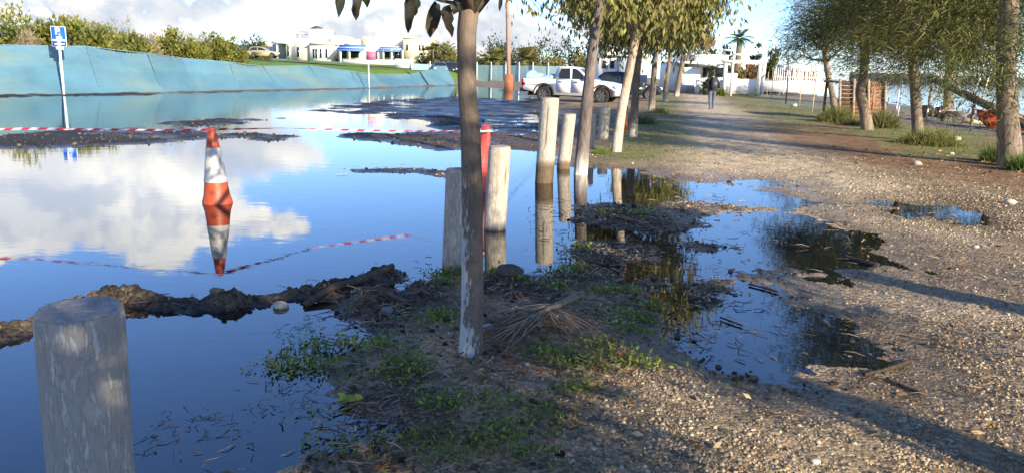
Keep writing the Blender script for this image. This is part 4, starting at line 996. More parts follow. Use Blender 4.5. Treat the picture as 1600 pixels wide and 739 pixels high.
bx(h, 'wall', 447, 486, 61, 95, H1, 8, WHITEW); bx(h, 'wall', 461, 484, 68, 95, H1 - 1.2, 1.2, PEACHW)
bx(h, 'roof_pergola', 448, 469, 51.5, 53, H1 + .5, 4, WHITEW)
for x in (449, 460, 468): bx(h, 'pergola_post', x, x + .8, 53, 61, H1 + .6, .3, WHITEW)
bx(h, 'tower', 483, 509, 46, 95, H1 + 1, 6, WHITEW)
cap = P(495, 46, H1 + 4); mb = MB(); 
for i in range(4): mb.tube([cap + [0, 0, i * .13 - .05], cap + [0, 0, i * .13 + .09]], [1.15 - .28 * i, 1.0 - .28 * i], 14)
mb.link('dome', DARKM, h, True)
bx(h, 'wall', 484, 517, 69, 96, H1 - 2, 6, WHITEW); bx(h, 'roof', 482, 518, 67.5, 69, H1 - 2.6, 7, WHITEW)
bx(h, 'wall', 517, 541, 57, 94, H1 + 2, 7, CREAMW)
for a in [(449, 452, 72, 88), (464, 468, 74, 90), (489, 492, 77, 92), (493, 496, 77, 92), (500, 503, 77, 91), (509, 512, 77, 91)]: win(h, *a, H1 - (2 if a[0] > 484 else (1.2 if a[0] > 461 else 0)))
h = thing('bungalow', 'white bungalow with blue awnings behind the low white wall', 'house', P(580, 95, 108))
bx(h, 'wall', 529, 632, 72, 98, 110, 8, WHITEW); bx(h, 'upper_wall', 541, 566, 62, 72, 111, 5, WHITEW); bx(h, 'upper_wall', 566, 596, 58, 72, 110.6, 6, CREAMW); bx(h, 'upper_wall', 596, 630, 63, 72, 111, 6, WHITEW)
for x0, x1, y0, y1 in [(531, 573, 70, 79), (594, 629, 73.5, 80)]:
    a, c = P(x0, y0, 110)[0], P(x1, y0, 110)[0]; z0, z1 = P(x0, y0, 110)[2], P(x0, y1, 107.5)[2]
    for k, (f0, f1, m) in enumerate([(0, .42, BLUEA), (.42, .58, WHITEM), (.58, 1, BLUEA)]):
        pa = lambda f: (110 - 2.6 * f, z0 + (z1 - z0) * f)
        mb = MB(); (ya, za), (yb, zb) = pa(f0), pa(f1); mb.add([(a, ya, za), (c, ya, za), (c, yb, zb), (a, yb, zb), (a, ya, za - .08), (c, ya, za - .08), (c, yb, zb - .08), (a, yb, zb - .08)], [(0, 1, 2, 3), (7, 6, 5, 4), (3, 2, 6, 7), (0, 3, 7, 4), (1, 5, 6, 2), (0, 4, 5, 1)]); mb.link('awning', m, h)
for x in (531, 545, 563, 590, 598, 611, 628): bx(h, 'column', x, x + 1.8, 79, 98, 107.6, .4, WHITEW)
for a in [(547, 561, 81, 91), (598, 609, 82, 91), (534, 542, 80, 92), (616, 626, 81, 92)]: win(h, *a, 110)
win(h, 573, 588, 81, 93, 110, PINK, 'door')
o = bx(None, 'hedge_wall', 0, 0, 0, 0, 1, 1, WHITEW) if False else None
h2 = thing('yellow_house', 'pale yellow two-storey house with narrow windows right of the bungalow', 'house', P(650, 97, 110))
bx(h2, 'wall', 630, 673, 61, 100, 109, 9, CREAMW); bx(h2, 'roof', 629.5, 673.5, 60, 61.2, 108.8, 9.5, CREAMW)
for a in [(635, 638, 70, 79), (655, 657.5, 71, 79), (660, 662.5, 71, 79)]: win(h2, *a, 109)
w = thing('garden_wall', 'low white garden wall in front of the bungalow', 'wall', P(580, 100, 103)); bx(w, 'wall', 536, 617, 94.2, 101, 103, .3, WHITEW); bx(w, 'coping', 535.5, 617.5, 93.6, 94.2, 102.9, .5, WHITEW)
w = thing('garden_wall', 'white wall end standing left of the pale net fence', 'wall', P(630, 103, 99)); bx(w, 'wall', 617, 643, 93, 107, 100, .3, WHITEW); bx(w, 'pier', 641, 645, 92, 107, 99.8, .7, WHITEW)

RB = 62.0; gz0 = 0.15
h = thing('white_house', 'low white house with a flat roof and pergola at the end of the path', 'house', P(1130, 145, RB))
bx(h, 'wall', 1058, 1136, 97, 143, RB + 4, 8, WHITEW, gz0); bx(h, 'roof', 1086, 1138, 86, 98, RB + 3.2, 9, WHITEW); bx(h, 'roof', 1056, 1140, 97, 101, RB + 1.2, 5, WHITEW)
bx(h, 'canopy', 1098, 1132, 100.5, 103, RB - .5, 3, WHITEW)
for x0, x1 in [(1098, 1105), (1107, 1114), (1116, 1130)]: win(h, x0, x1, 106, 121, RB + 4, GLASS)
p_ = MB(); a = P(1060, 120, RB + 1); c = P(1096, 120, RB + 1); zl, zr = P(1060, 108, RB)[2], P(1096, 106, RB)[2]
bx(h, 'side_wall', 1060, 1095, 106, 143, RB + 1, .3, WHITEW, gz0)
bx(h, 'shaded_gate', 1062, 1085, 124, 141, RB + .75, .15, GREYW, gz0)  # grey colour stands in for the shaded wedge beside the wall
bx(h, 'front_wall', 1088, 1131, 125, 145, RB - .6, .35, WHITEW, gz0); bx(h, 'front_wall', 1131, 1151, 115, 145, RB - .4, .4, WHITEW, gz0)
bx(h, 'front_wall', 1151, 1186, 124, 146, RB - .2, .35, WHITEW, gz0)
bx(h, 'pergola_beam', 1130, 1197, 95, 99.5, RB - 1.0, .5, WHITEW); bx(h, 'pergola_beam', 1133, 1197, 97, 101, RB + 4, .4, WHITEW)
for x in np.linspace(1134, 1194, 9): bx(h, 'pergola_slat', x - .5, x + .7, 94.2, 95.3, RB - .9, 5, WHITEW)
for x in (1131, 1185, 1191.5): bx(h, 'pergola_post', x, x + 4, 99.5, 145, RB - .9, .35, WHITEW, gz0)
w = thing('white_wall', 'long low white wall below the picket fence near the sea', 'wall', P(1240, 145, 74)); bx(w, 'wall', 1193, 1296, 127.5, 148, 74, .3, WHITEW, gz0); bx(w, 'coping', 1192.5, 1296.5, 126.6, 127.5, 73.9, .5, WHITEW)
f = thing('picket_fence', 'white picket fence of thin pales above the long white wall', 'fence', P(1240, 127, 75))
r = np.random.RandomState(3)
for k in range(26):
    x = 1208 + k * 3.3; a = P(x, 128, 74.3); e = P(x + 2.0 + r.normal() * .6, 107 + r.normal() * 1.5, 74.3); mb = MB(); mb.tube([a - [0, 0, .3], e], .05, 4, (0.72, 0.70, 0.65)); mb.link('pale', BARK, f)
mb = MB(); mb.tube([P(1207, 121, 74.3), P(1296, 122.5, 74.3)], .04, 4, (0.72, 0.70, 0.65)); mb.link('rail', BARK, f)
h = thing('beach_house', 'small white flat-roofed house behind the picket fence', 'house', P(1246, 120, 82)); bx(h, 'wall', 1232, 1278, 112, 130, 82, 6, mat('brick_red_wall', (0.40, 0.20, 0.13), .9, .15, 1), gz0); bx(h, 'roof', 1229, 1281, 102, 112, 81.4, 7.5, WHITEW)
for k in range(6): bx(h, 'column', 1233 + k * 8.5, 1235 + k * 8.5, 112, 130, 81.6, .3, WHITEW, gz0)
h = thing('white_building', 'white building half hidden by the path tree trunks behind the cars', 'building', P(970, 112, 78)); bx(h, 'wall', 936, 1012, 88, 125, 80, 7, WHITEW, 0.0); bx(h, 'wall', 944, 962, 73, 90, 81, 6, WHITEW); bx(h, 'side_wing', 968, 1012, 92, 125, 78, 2, GREYW, 0.0); bx(h, 'roof', 934, 1014, 86.5, 88, 79.5, 8, WHITEW)
for a in [(941, 947, 95, 107), (953, 959, 95, 107)]: win(h, *a, 80)
lb = np.array([P(1142, 140, 56)[0], 56, 0.15]); t = thing('lamp_post', 'cream lamp post with two arms in front of the white house', 'lamp post', lb); lt = P(1147, 80, 56)
mb = MB(); mb.tube([lb, lt], [.10, .07], 8, (0.72, 0.66, 0.5)); mb.link('post', BARK, t, True)
for x0, x1, y in [(1130, 1147, 79), (1146, 1162, 86)]:
    mb = MB(); a, e = P(x0, y, 56), P(x1, y + .5, 56); mb.box((a[0], 55.9, a[2] - .05), (e[0], 56.1, a[2] + .07)); mb.link('arm', WHITEM, t)
lb = np.array([P(1226, 128, 70)[0], 70, 0.1]); t = thing('lamp_post', 'thin white mast in front of the picket fence', 'mast', lb); mb = MB(); mb.tube([lb, P(1227, 82, 70)], .05, 6, (0.75, 0.75, 0.75)); mb.link('post', BARK, t)

# ------------------------------------------------------------------ vehicles
def prism(mb, prof, y0, y1, c=(1, 1, 1), mi=0, s0=1.0, s1=1.0):
    prof = np.array(prof, float); n = len(prof); ctr = prof.mean(0)
    V = np.concatenate([np.stack([ctr[0] + (prof[:, 0] - ctr[0]) * s0, np.full(n, y0), ctr[1] + (prof[:, 1] - ctr[1]) * s0], 1), np.stack([ctr[0] + (prof[:, 0] - ctr[0]) * s1, np.full(n, y1), ctr[1] + (prof[:, 1] - ctr[1]) * s1], 1)])
    F = [(i, (i + 1) % n, n + (i + 1) % n, n + i) for i in range(n)]
    F += [tuple(range(n - 1, -1, -1)), tuple(range(n, 2 * n))]
    mb.add(V, F, c, mi)
def arc(cx, cz, R, a0, a1, n=10): return [(cx + R * math.cos(a), cz + R * math.sin(a)) for a in np.linspace(a0, a1, n)]
def place(V, o, ang):
    V = np.array(V, float); c, s = math.cos(ang), math.sin(ang); return np.stack([V[:, 0] * c - V[:, 1] * s, V[:, 0] * s + V[:, 1] * c, V[:, 2]], 1) + o
def wheel(t, x, y, R, w, T_, side):
    mb = MB(); n = 24; 
    for (ra, rb_, ya, yb) in [(R * .9, R, -w / 2, -w * .38), (R, R, -w * .38, w * .38), (R, R * .9, w * .38, w / 2)]:
        a = np.arange(n) * 2 * PI / n; V = np.concatenate([np.stack([x + ra * np.cos(a), np.full(n, y + ya), R + ra * np.sin(a)], 1), np.stack([x + rb_ * np.cos(a), np.full(n, y + yb), R + rb_ * np.sin(a)], 1)]); mb.add(V, [(i, (i + 1) % n, n + (i + 1) % n, n + i) for i in range(n)])
    for sg in (-1, 1):
        a = np.arange(n) * 2 * PI / n; V = np.concatenate([np.stack([x + R * .9 * np.cos(a), np.full(n, y + sg * w / 2), R + R * .9 * np.sin(a)], 1), np.stack([x + R * .62 * np.cos(a), np.full(n, y + sg * w * .46), R + R * .62 * np.sin(a)], 1)]); mb.add(V, [(i, (i + 1) % n, n + (i + 1) % n, n + i) for i in range(n)]); 
        V2 = np.stack([x + R * .62 * np.cos(a), np.full(n, y + sg * w * .25), R + R * .62 * np.sin(a)], 1); mb.add(V2, [tuple(range(n))])
    mb.V = [place(v, *T_) for v in mb.V]; wo_ = mb.link('wheel', RUBBER, t, True)
    m2 = MB(); yo = y + side * w * .36
    for k in range(6):
        a = k * PI / 3; dx, dz = math.cos(a), math.sin(a); px_, pz_ = -dz, dx; q = R * .085
        m2.add([(x + px_ * q, yo, R + pz_ * q), (x - px_ * q, yo, R - pz_ * q), (x + dx * R * .6 - px_ * q * 1.3, yo, R + dz * R * .6 - pz_ * q * 1.3), (x + dx * R * .6 + px_ * q * 1.3, yo, R + dz * R * .6 + pz_ * q * 1.3)], [(0, 1, 2, 3)])
    a = np.arange(n) * 2 * PI / n
    V = np.concatenate([np.stack([x + R * .63 * np.cos(a), np.full(n, yo + side * .012), R + R * .63 * np.sin(a)], 1), np.stack([x + R * .53 * np.cos(a), np.full(n, yo + side * .004), R + R * .53 * np.sin(a)], 1)]); m2.add(V, [(i, (i + 1) % n, n + (i + 1) % n, n + i) for i in range(n)])
    m2.V = [place(v, *T_) for v in m2.V]; m2.link('rim', mat('grey_alloy', (0.09, 0.088, 0.085), .5, .1, 6), wo_)
def vlink(mb, name, m, t, T_, smooth=False):
    mb.V = [place(v, *T_) for v in mb.V]; return mb.link(name, m, t, smooth)
def pickup():
    pr, pf = at(858, 160.5), at(952, 165); ang = math.atan2(pf[1] - pr[1], pf[0] - pr[0]); ang = max(-.35, min(.35, ang)); sc_ = np.linalg.norm(pf - pr) / 3.085
    o = np.array([pr[0], pr[1] + .9, 0.03]); T_ = (o, ang); t = thing('pickup_truck', 'white double-cab pickup with dusty doors parked behind the bollards', 'pickup truck', o)
    R = .39
    low = [(-1.16, .60), (-1.20, .85), (-1.20, 1.10), (-1.16, 1.17), (.58, 1.17), (.62, 1.13), (2.30, 1.15), (2.62, 1.14), (3.30, 1.08), (3.78, .98), (3.95, .84), (4.0, .62), (3.95, .42), (3.62, .36)]
    low += arc(3.085, R, .50, 0.0, PI, 12) + [(2.5, .36), (.58, .36)] + arc(0, R, .50, 0.0, PI, 12) + [(-.6, .5)]
    mb = MB(); prism(mb, low, -.88, .88); prism(mb, low, -.905, -.88, s0=.985); prism(mb, low, .88, .905, s1=.985); vlink(mb, 'body', CARW, t, T_)
    # cab with inward-leaning sides
    cabp = [(.60, 1.13), (.60, 1.50), (.66, 1.74), (.80, 1.80), (1.20, 1.825), (1.62, 1.79), (1.80, 1.72), (2.62, 1.14)]
    hw = lambda z: .87 - max(0, z - 1.13) / .7 * .17
    V = [(x, -hw(z), z) for x, z in cabp] + [(x, hw(z), z) for x, z in cabp]; n = len(cabp)
    mb = MB(); mb.add(V, [(i, (i + 1) % n, n + (i + 1) % n, n + i) for i in range(n)] + [tuple(range(n - 1, -1, -1)), tuple(range(n, 2 * n))]); vlink(mb, 'cab', CARW, t, T_)
    for sg in (-1, 1):
        for nm, poly in [('window', [(.80, 1.20), (.78, 1.45), (.88, 1.70), (1.36, 1.725), (1.40, 1.19)]), ('window', [(1.50, 1.19), (1.47, 1.725), (1.66, 1.71), (1.83, 1.62), (2.28, 1.24), (2.26, 1.19)])]:
            mb = MB(); mb.add([(x, sg * (hw(z) + .006), z) for x, z in poly], [tuple(range(len(poly)))]); vlink(mb, nm, GLASS, t, T_)
        # doors proud of the sill, with their handles
        for x0, x1, hx in [(.66, 1.43, .80), (1.46, 2.36, 1.62)]:
            pf_ = [(x0, .50), (x1, .50), (x1, 1.135), (x0, 1.135)]
            if x0 < 1: pf_ = [(x0 + .0, .62), (x0 + .12, .50), (x1, .50), (x1, 1.135), (x0, 1.135)]
            mb = MB(); prism(mb, pf_, sg * .906, sg * .914); d = vlink(mb, 'door', CARW, t, T_)
            mb = MB(); a, b_ = sorted((sg * .916, sg * .945)); mb.box((hx, a, 1.02), (hx + .20, b_, 1.055)); vlink(mb, 'handle', DARKM, d, T_)
        for cx in (0, 3.085):
            mb = MB(); a1 = arc(cx, R, .50, -.1, PI + .1, 14); a2 = arc(cx, R, .57, -.1, PI + .1, 14); V = [(x, sg * .925, z) for x, z in a1 + a2] ; mb.add(V, [(i, i + 1, 14 + i + 1, 14 + i) for i in range(13)]); V = [(x, sg * .925, z) for x, z in a2] + [(x, sg * .88, z) for x, z in a2]; mb.add(V, [(i, i + 1, 14 + i + 1, 14 + i) for i in range(13)]); vlink(mb, 'fender_flare', RUBBER, t, T_)
            wheel(t, cx, sg * .77, R, .25, T_, sg)
        mb = MB(); prism(mb, [(-1.215, .80), (-1.08, .80), (-1.0, .86), (-1.13, 1.14), (-1.215, 1.14)], sg * .80, sg * .917); vlink(mb, 'tail_light', REDL, t, T_)
        mb = MB(); prism(mb, [(3.62, .80), (3.92, .72), (3.955, .84), (3.72, .96)], sg * .74, sg * .912); vlink(mb, 'headlight', mat('headlight_glass', (.5, .52, .55), .1, .05, 6), t, T_)
        mb = MB(); a, b_ = sorted((sg * .88, sg * 1.04)); mb.box((2.16, a, 1.16), (2.26, b_, 1.32)); vlink(mb, 'mirror', CARW, t, T_)
    ws = [(1.815, -.70, 1.705), (1.815, .70, 1.705), (2.57, .84, 1.18), (2.57, -.84, 1.18)]; mb = MB(); mb.add([(x + .012, y, z + .012) for x, y, z in ws], [(0, 1, 2, 3)]); vlink(mb, 'windscreen', GLASS, t, T_)
    mb = MB(); mb.box((-1.33, -.82, .48), (-1.16, .82, .68)); vlink(mb, 'rear_bumper', DARKM, t, T_)
    mb = MB(); mb.box((-1.0, -.45, .3), (3.5, .45, .5)); vlink(mb, 'chassis', RUBBER, t, T_)
    mb = MB(); mb.box((-1.12, -.80, 1.172), (.52, .80, 1.18)); vlink(mb, 'bed_recess_sheet', DARKM, t, T_)  # dark sheet on the closed body, standing in for the shaded bed recess
    # folded tarpaulin lying in the bed
    r = np.random.RandomState(8); tb = place(np.array([[-.3, -.3, 1.20]]), *T_)[0]
    nu, nv = 26, 14; V = []
    for k in range(nv):
        for j in range(nu):
            u, v = j / (nu - 1), k / (nv - 1); x = -1.08 + 1.48 * u; a = PI * v; hgt = .19 + .10 * math.sin(u * 9) * .4 + .22 * (vnoise(np.array([u * 5]), np.array([v * 4]))[0] - .5) + (.14 if u < .18 else 0)
            V.append((x, -.72 * math.cos(a), 1.19 + max(.0, hgt * math.sin(a) ** .6 if 0 < v < 1 else 0)))
    F = [(k * nu + j, k * nu + j + 1, (k + 1) * nu + j + 1, (k + 1) * nu + j) for k in range(nv - 1) for j in range(nu - 1)]
    F += [tuple(k * nu for k in range(nv)), tuple(k * nu + nu - 1 for k in range(nv - 1, -1, -1))]
    o = link('tarpaulin', place(V, *T_), F, mat('tarp_cloth', (.30, .45, .52), .7, .1, 4, .3, 12), None, None, True, loc=tb); tag(o, 'pale blue folded tarpaulin lying in the bed of the pickup', 'tarpaulin')
    mb = MB(); mb.box((.24, -.7, 1.19), (.52, -.25, 1.32)); mb.V = [place(v, *T_) for v in mb.V]; o = mb.link('crate', mat('cream_plastic', (.62, .58, .42), .5, .05, 5), None, loc=place(np.array([[.38, -.5, 1.19]]), *T_)[0]); tag(o, 'small cream crate in the pickup bed against the cab', 'crate')
pickup()
def car(name, label, o, ang, m, L=4.2, H=1.5):
    T_ = (np.array(o, float), ang); t = thing(name, label, 'car', o); R = .31; s = L / 4.2
    low = [(-.75, .35), (-.85, .6), (-.82, .9), (-.3, .93), (2.4, .93), (3.1, .82), (3.3, .6), (3.28, .32)] + arc(2.55, R, .37, 0, PI, 9) + [(2.1, .25), (.5, .25)] + arc(0, R, .37, 0, PI, 9)
    mb = MB(); prism(mb, low, -.83, .83); vlink(mb, 'body', m, t, T_)
    cp = [(-.7, .92), (-.45, 1.35), (-.1, H - .04), (.8, H), (1.3, H - .07), (2.25, .93)]; hw = lambda z: .80 - (z - .92) / .58 * .18
    n = len(cp); V = [(x, -hw(z), z) for x, z in cp] + [(x, hw(z), z) for x, z in cp]; mb = MB(); mb.add(V, [(i, (i + 1) % n, n + (i + 1) % n, n + i) for i in range(n)] + [tuple(range(n - 1, -1, -1)), tuple(range(n, 2 * n))]); vlink(mb, 'cab', m, t, T_)
    for sg in (-1, 1):
        for poly in ([(-.42, .98), (-.28, 1.28), (0, H - .12), (.55, H - .1), (.58, .98)], [(.66, .98), (.64, H - .1), (1.2, H - .14), (1.95, .98)]):
            mb = MB(); mb.add([(x, sg * (hw(z) + .006), z) for x, z in poly], [tuple(range(len(poly)))]); vlink(mb, 'window', GLASS, t, T_)
        for cx in (0, 2.55): wheel(t, cx, sg * .72, R, .19, T_, sg)
        mb = MB(); a, b_ = sorted((sg * .5, sg * .78)); mb.box((3.20, a, .6), (3.32, b_, .74)); vlink(mb, 'headlight', SW, t, T_)
    mb = MB(); mb.add([(1.34, -.58, H - .07), (1.34, .58, H - .07), (2.2, .74, .97), (2.2, -.74, .97)], [(0, 1, 2, 3)]); mb.V[0] = mb.V[0] + [.015, 0, .015]; vlink(mb, 'windscreen', GLASS, t, T_)
c0 = P(950, 134, 46); car('parked_car', 'dark parked car half hidden behind the pickup bonnet', (c0[0], 47, 0.05), -.1, CARD, H=1.62)
c0 = P(688, 108, 99); car('parked_car', 'pale blue-grey car beyond the end of the netting', (c0[0] - .3, 101, .9), -1.45, CARB)
c0 = P(707, 108, 96); car('parked_car', 'dark car beside the near tree trunk beyond the netting', (c0[0] - .3, 97, .9), -1.45, CARD)
c0 = P(398, 85, 110); car('parked_car', 'cream vehicle parked left of the modern house', (c0[0], 110, 2.45), 0.05, mat('cream_paint', (.34, .30, .20), .3, .05, 2))

# ------------------------------------------------------------------ greenery behind
BUSHP = [(0.17, 0.19, 0.035), (0.22, 0.21, 0.04), (0.13, 0.155, 0.034), (0.09, 0.11, 0.028), (0.26, 0.23, 0.055)]
BARE = [(0.32, 0.24, 0.18), (0.36, 0.28, 0.20), (0.26, 0.20, 0.14)]
DKG = [(0.035, 0.055, 0.022), (0.05, 0.07, 0.028), (0.028, 0.042, 0.02), (0.07, 0.085, 0.03)]
YEL = [(0.20, 0.17, 0.05), (0.15, 0.15, 0.045), (0.25, 0.20, 0.065), (0.11, 0.12, 0.035)]
def bpx(name, label, cat, x, ytop, ybot, wpx, Y, n, seed, pal, leafL, group=None, zb=None, **k):
    tp = P(x, ytop, Y); g_ = gz(tp[0], Y)[0] if zb is None else zb; hh = tp[2] - g_; rx = wpx / 2 / FPX * Y
    return bush(name, label, cat, (tp[0], Y, g_), rx, rx * 0.8, hh / 1.05, n, seed, pal, leafL, group, **k)
LB = [(-60, 24, 90, 44, 0, 'green bush at the left edge of the picture behind the netting'), (20, 20, 92, 45, 0, 'tall yellow-green bush at the far left behind the netting'), (38, 34, 40, 43, 1, 'bare brownish bush left of the parking sign'), (64, 26, 74, 46, 0, 'green bush directly behind the parking sign'),
      (112, 24, 70, 46, 0, 'broad green bush just right of the parking sign'), (136, 30, 60, 48, 1, 'bare greyish bush second right of the parking sign'), (150, 44, 50, 44, 0, 'low yellow-green bush in front of the bare greyish one'), (168, 36, 66, 52, 0, 'rounded green bush midway along the left thicket'),
      (190, 34, 50, 60, 1, 'tall bare thicket under the distant hill'), (205, 52, 56, 50, 0, 'low green bush near the low gap in the thicket'), (232, 54, 46, 52, 1, 'small bare bush in the low gap of the thicket'), (262, 50, 56, 58, 0, 'green bush right of the low gap in the thicket'),
      (280, 46, 54, 62, 1, 'brown-topped bush beside the rounded end bushes'), (298, 60, 50, 58, 0, 'low bush with yellow foot near the right end of the thicket'), (318, 46, 56, 64, 1, 'brown-topped tall bush second from the thicket end'), (330, 56, 52, 62, 0, 'dense green bush next to the thicket end'), (358, 56, 52, 68, 0, 'dark green rounded bush closing the right end of the thicket')]
for i, (x, yt, w_, Y, bare, lab) in enumerate(LB):
    bpx('bare_bush' if bare else 'green_bush', lab, 'bush', x, yt, 0, w_, Y, 2600 if not bare else 2200, 100 + i, BARE + BUSHP[:1] if bare else BUSHP, 0.26 if not bare else 0.22, 'bushes behind the netting', zb=1.2, ratio=.5 if not bare else .16)
for i, (x, yt, w_, Y, pal, lab) in enumerate([(382, 58, 30, 120, DKG, 'dark tree beyond the right end of the thicket'), (400, 62, 40, 135, DKG, 'far dark tree left of the modern house'), (415, 66, 24, 130, BUSHP, 'far green tree touching the modern house'), (648, 52, 30, 125, DKG, 'dark tree rising behind the yellow house'),
                                  (780, 56, 70, 108, DKG, 'round dark tree behind the tall wooden pole'), (850, 58, 66, 110, DKG, 'wide dark tree above the pickup bed'), (895, 66, 60, 107, DKG, 'dark tree above the pickup cab'), (822, 74, 60, 105, YEL, 'yellow-green tree above the tarpaulin'),
                                  (735, 84, 36, 106, YEL, 'olive shrub right of the near tree trunk'), (700, 74, 40, 105, YEL, 'yellowish shrub left of the near tree trunk'), (870, 88, 70, 103, YEL, 'yellow-green hedge behind the pickup bed'), (915, 88, 60, 102, YEL, 'yellow-green hedge behind the pickup cab'), (760, 92, 60, 104, YEL, 'yellow-green hedge left of the wooden pole'),
                                  (660, 82, 12, 108, DKG, 'small dark shrub in front of the yellow house'), (680, 80, 30, 108, YEL, 'yellowish shrub right of the yellow house'),
                                  (1128, 72, 46, 76, DKG, 'dark green tree above the white house roof'), (1100, 76, 50, 80, BUSHP, 'olive tree behind the white house roof'), (1168, 104, 34, 66, [(0.24, 0.11, 0.05), (0.18, 0.12, 0.05), (0.12, 0.11, 0.04)], 'reddish-brown shrub inside the pergola'), (1113, 104, 26, 60, DKG, 'dark green shrub in front of the house window'), (1120, 134, 22, 58, BUSHP, 'low green shrub at the foot of the white wall')]):
    bpx('tree' if yt < 80 and i not in (14,) else 'shrub', lab, 'tree' if yt < 80 and i not in (14,) else 'shrub', x, yt, 0, w_, Y, 2600 if w_ > 30 else 900, 150 + i, pal, 0.34 if w_ > 30 else .22, None)
for x, yt, w_, lab, s in [(1183, 72, 22, 'narrow dark cypress left of the other one behind the pergola', 1), (1206, 76, 26, 'olive-green conifer right of the pergola', 2)]:
    tp = P(x, yt, 78); bush('conifer', lab, 'tree', (tp[0], 78, 0.1), w_ / 2 / FPX * 78, w_ / 2 / FPX * 78, (tp[2]) / 1.02, 2600, 180 + s, DKG + BUSHP[:2] if s == 2 else DKG, 0.28, None)
palm('palm standing against the pale net fence left of the wooden pole', (P(773, 120, 102)[0], 102, .2), 2.6, 2.9, 1, 50, ((0.19, 0.19, 0.06), (0.14, 0.15, 0.05), (0.23, 0.20, 0.07)))
palm('palm with yellowish fronds right of the wooden pole', (P(822, 120, 102)[0], 102, .2), 2.7, 2.9, 2, 44, ((0.23, 0.20, 0.06), (0.18, 0.17, 0.05), (0.13, 0.13, 0.045)))
palm('palm behind the cars right of the yellow house', (P(695, 100, 108)[0], 108, .5), 3.2, 2.4, 3, 40, ((0.12, 0.14, 0.04), (0.19, 0.17, 0.06)))
palm('low palm beside the yellow house wall', (P(679, 100, 109)[0], 109, .5), 3.6, 2.0, 4, 36, ((0.12, 0.14, 0.04), (0.17, 0.16, 0.05)))
palm('tall palm rising above the white house roof', (P(1150, 120, 70)[0], 70, .1), P(1150, 62, 70)[2], 1.4, 5, 34, ((0.045, 0.08, 0.03), (0.07, 0.10, 0.035)), r0=.28)

# ------------------------------------------------------------------ things on the sea side
def shelter():
    b = at(1348, 190, .05); Y = b[1]; t = thing('board_shelter', 'brown board shelter with upright posts behind the crooked tree', 'shelter', b); r = np.random.RandomState(6)
    for k in range(10):
        y = 128 + k * 6.3; x0, x1 = 1312 + r.uniform(-1, 2), 1384 + r.uniform(-2, 3); a, e = P(x0, y, Y), P(x1, y, Y); mb = MB(); mb.box((a[0], Y + r.uniform(0, .03), a[2] - .125), (e[0], Y + .04, a[2] + .005)); mb.link('board', WOODB, t)
    for x in (1312, 1333, 1358, 1383): a, e = P(x, 191, Y - .05), P(x + r.uniform(-2, 2), 124, Y - .05); mb = MB(); mb.tube([np.array([a[0], a[1], -.1]), e], .05, 7, (.33, .25, .17)); mb.link('post', BARK, t, True)
    a, e = P(1312, 128, Y), P(1385, 128, Y); mb = MB(); mb.box((a[0], Y + .05, a[2] - .05), (e[0], Y + 1.5, a[2] + .03)); mb.link('roof', WOODB, t)
    for x in (1314, 1381): q = P(x, 150, Y)[0]; mb = MB(); mb.box((q - .04, Y + 1.4, -.1), (q + .04, Y + 1.48, a[2])); mb.link('post', WOODB, t)
    mb = MB(); a, e = P(1361, 172, Y - .1), P(1368, 140, Y - .1); mb.box((a[0], Y - .14, a[2]), (e[0], Y - .10, e[2])); mb.link('orange_board', mat('orange_paint', (.5, .17, .06), .7, .2, 6), t)
shelter()
for k, (x0, x1, yt, yb, lab) in enumerate([(1403, 1411, 128, 178, 'white plank leaning left of the slim-trunked tree, longer one'), (1399, 1405, 142, 182, 'white plank leaning left of the slim-trunked tree, shorter one')]):
    b = at(x0, yb, .05); tp = P(x1, yt, b[1] + .3); mb = MB(); mb.tube([b - [0, 0, .1], tp], .035, 4); o = mb.link('plank', WHITEM, None, loc=b); tag(o, lab, 'plank', 'white planks by the beach')
b = at(1458, 187, 0.0); Y = b[1]; zb = gz(b[0], Y)[0]; t = thing('hutch', 'small wooden hutch with a white-framed double front on the grass', 'hutch', (b[0], Y, zb))
a, e = P(1447, 185, Y), P(1470, 166, Y); dz = zb - b[2]
mb = MB(); mb.box((a[0] + .02, Y + .02, a[2]), (e[0] + .28, Y + .5, e[2])); mb.link('box', WOODB, t)
fw_ = .05; xm = (a[0] + e[0]) / 2
for (x0, x1, z0, z1) in [(a[0], e[0], e[2] - fw_, e[2]), (a[0], e[0], a[2], a[2] + fw_), (a[0], a[0] + fw_, a[2] + fw_, e[2] - fw_), (e[0] - fw_, e[0], a[2] + fw_, e[2] - fw_), (xm - .025, xm + .025, a[2] + fw_, e[2] - fw_)]:
    mb = MB(); mb.box((x0, Y - .03, z0), (x1, Y + .018, z1)); mb.link('frame', WHITEM, t)
for x in (a[0] + .05, e[0] + .2): mb = MB(); mb.box((x - .04, Y + .05, zb - .05), (x + .04, Y + .15, a[2])); mb.link('leg', WOODP, t)
b = at(1497, 189, 0); Y = b[1]; zb = gz(b[0], Y)[0]; t = thing('wheelbarrow', 'grey wheelbarrow standing left of the red boat', 'wheelbarrow', (b[0], Y, zb)); B = np.array([b[0], Y, zb])
mb = MB(); V = [(-.32, -.26, .28), (.18, -.2, .22), (.18, .2, .22), (-.32, .26, .28), (-.42, -.34, .48), (.34, -.3, .50), (.34, .3, .50), (-.42, .34, .48)]; mb.add(np.array(V) + B, [(0, 3, 2, 1), (0, 1, 5, 4), (1, 2, 6, 5), (2, 3, 7, 6), (3, 0, 4, 7)]); mb.link('tray', mat('galvanised', (.36, .38, .38), .5, .12, 6), t)
mb = MB(); 
for s in (-1, 1): mb.tube([B + [.45, s * .05, .18], B + [-.3, s * .24, .26], B + [-.85, s * .28, .42]], .02, 6, (.2, .12, .08)); mb.tube([B + [-.25, s * .22, .26], B + [-.32, s * .24, 0]], .018, 6, (.2, .2, .2))
mb.link('frame', BARK, t)
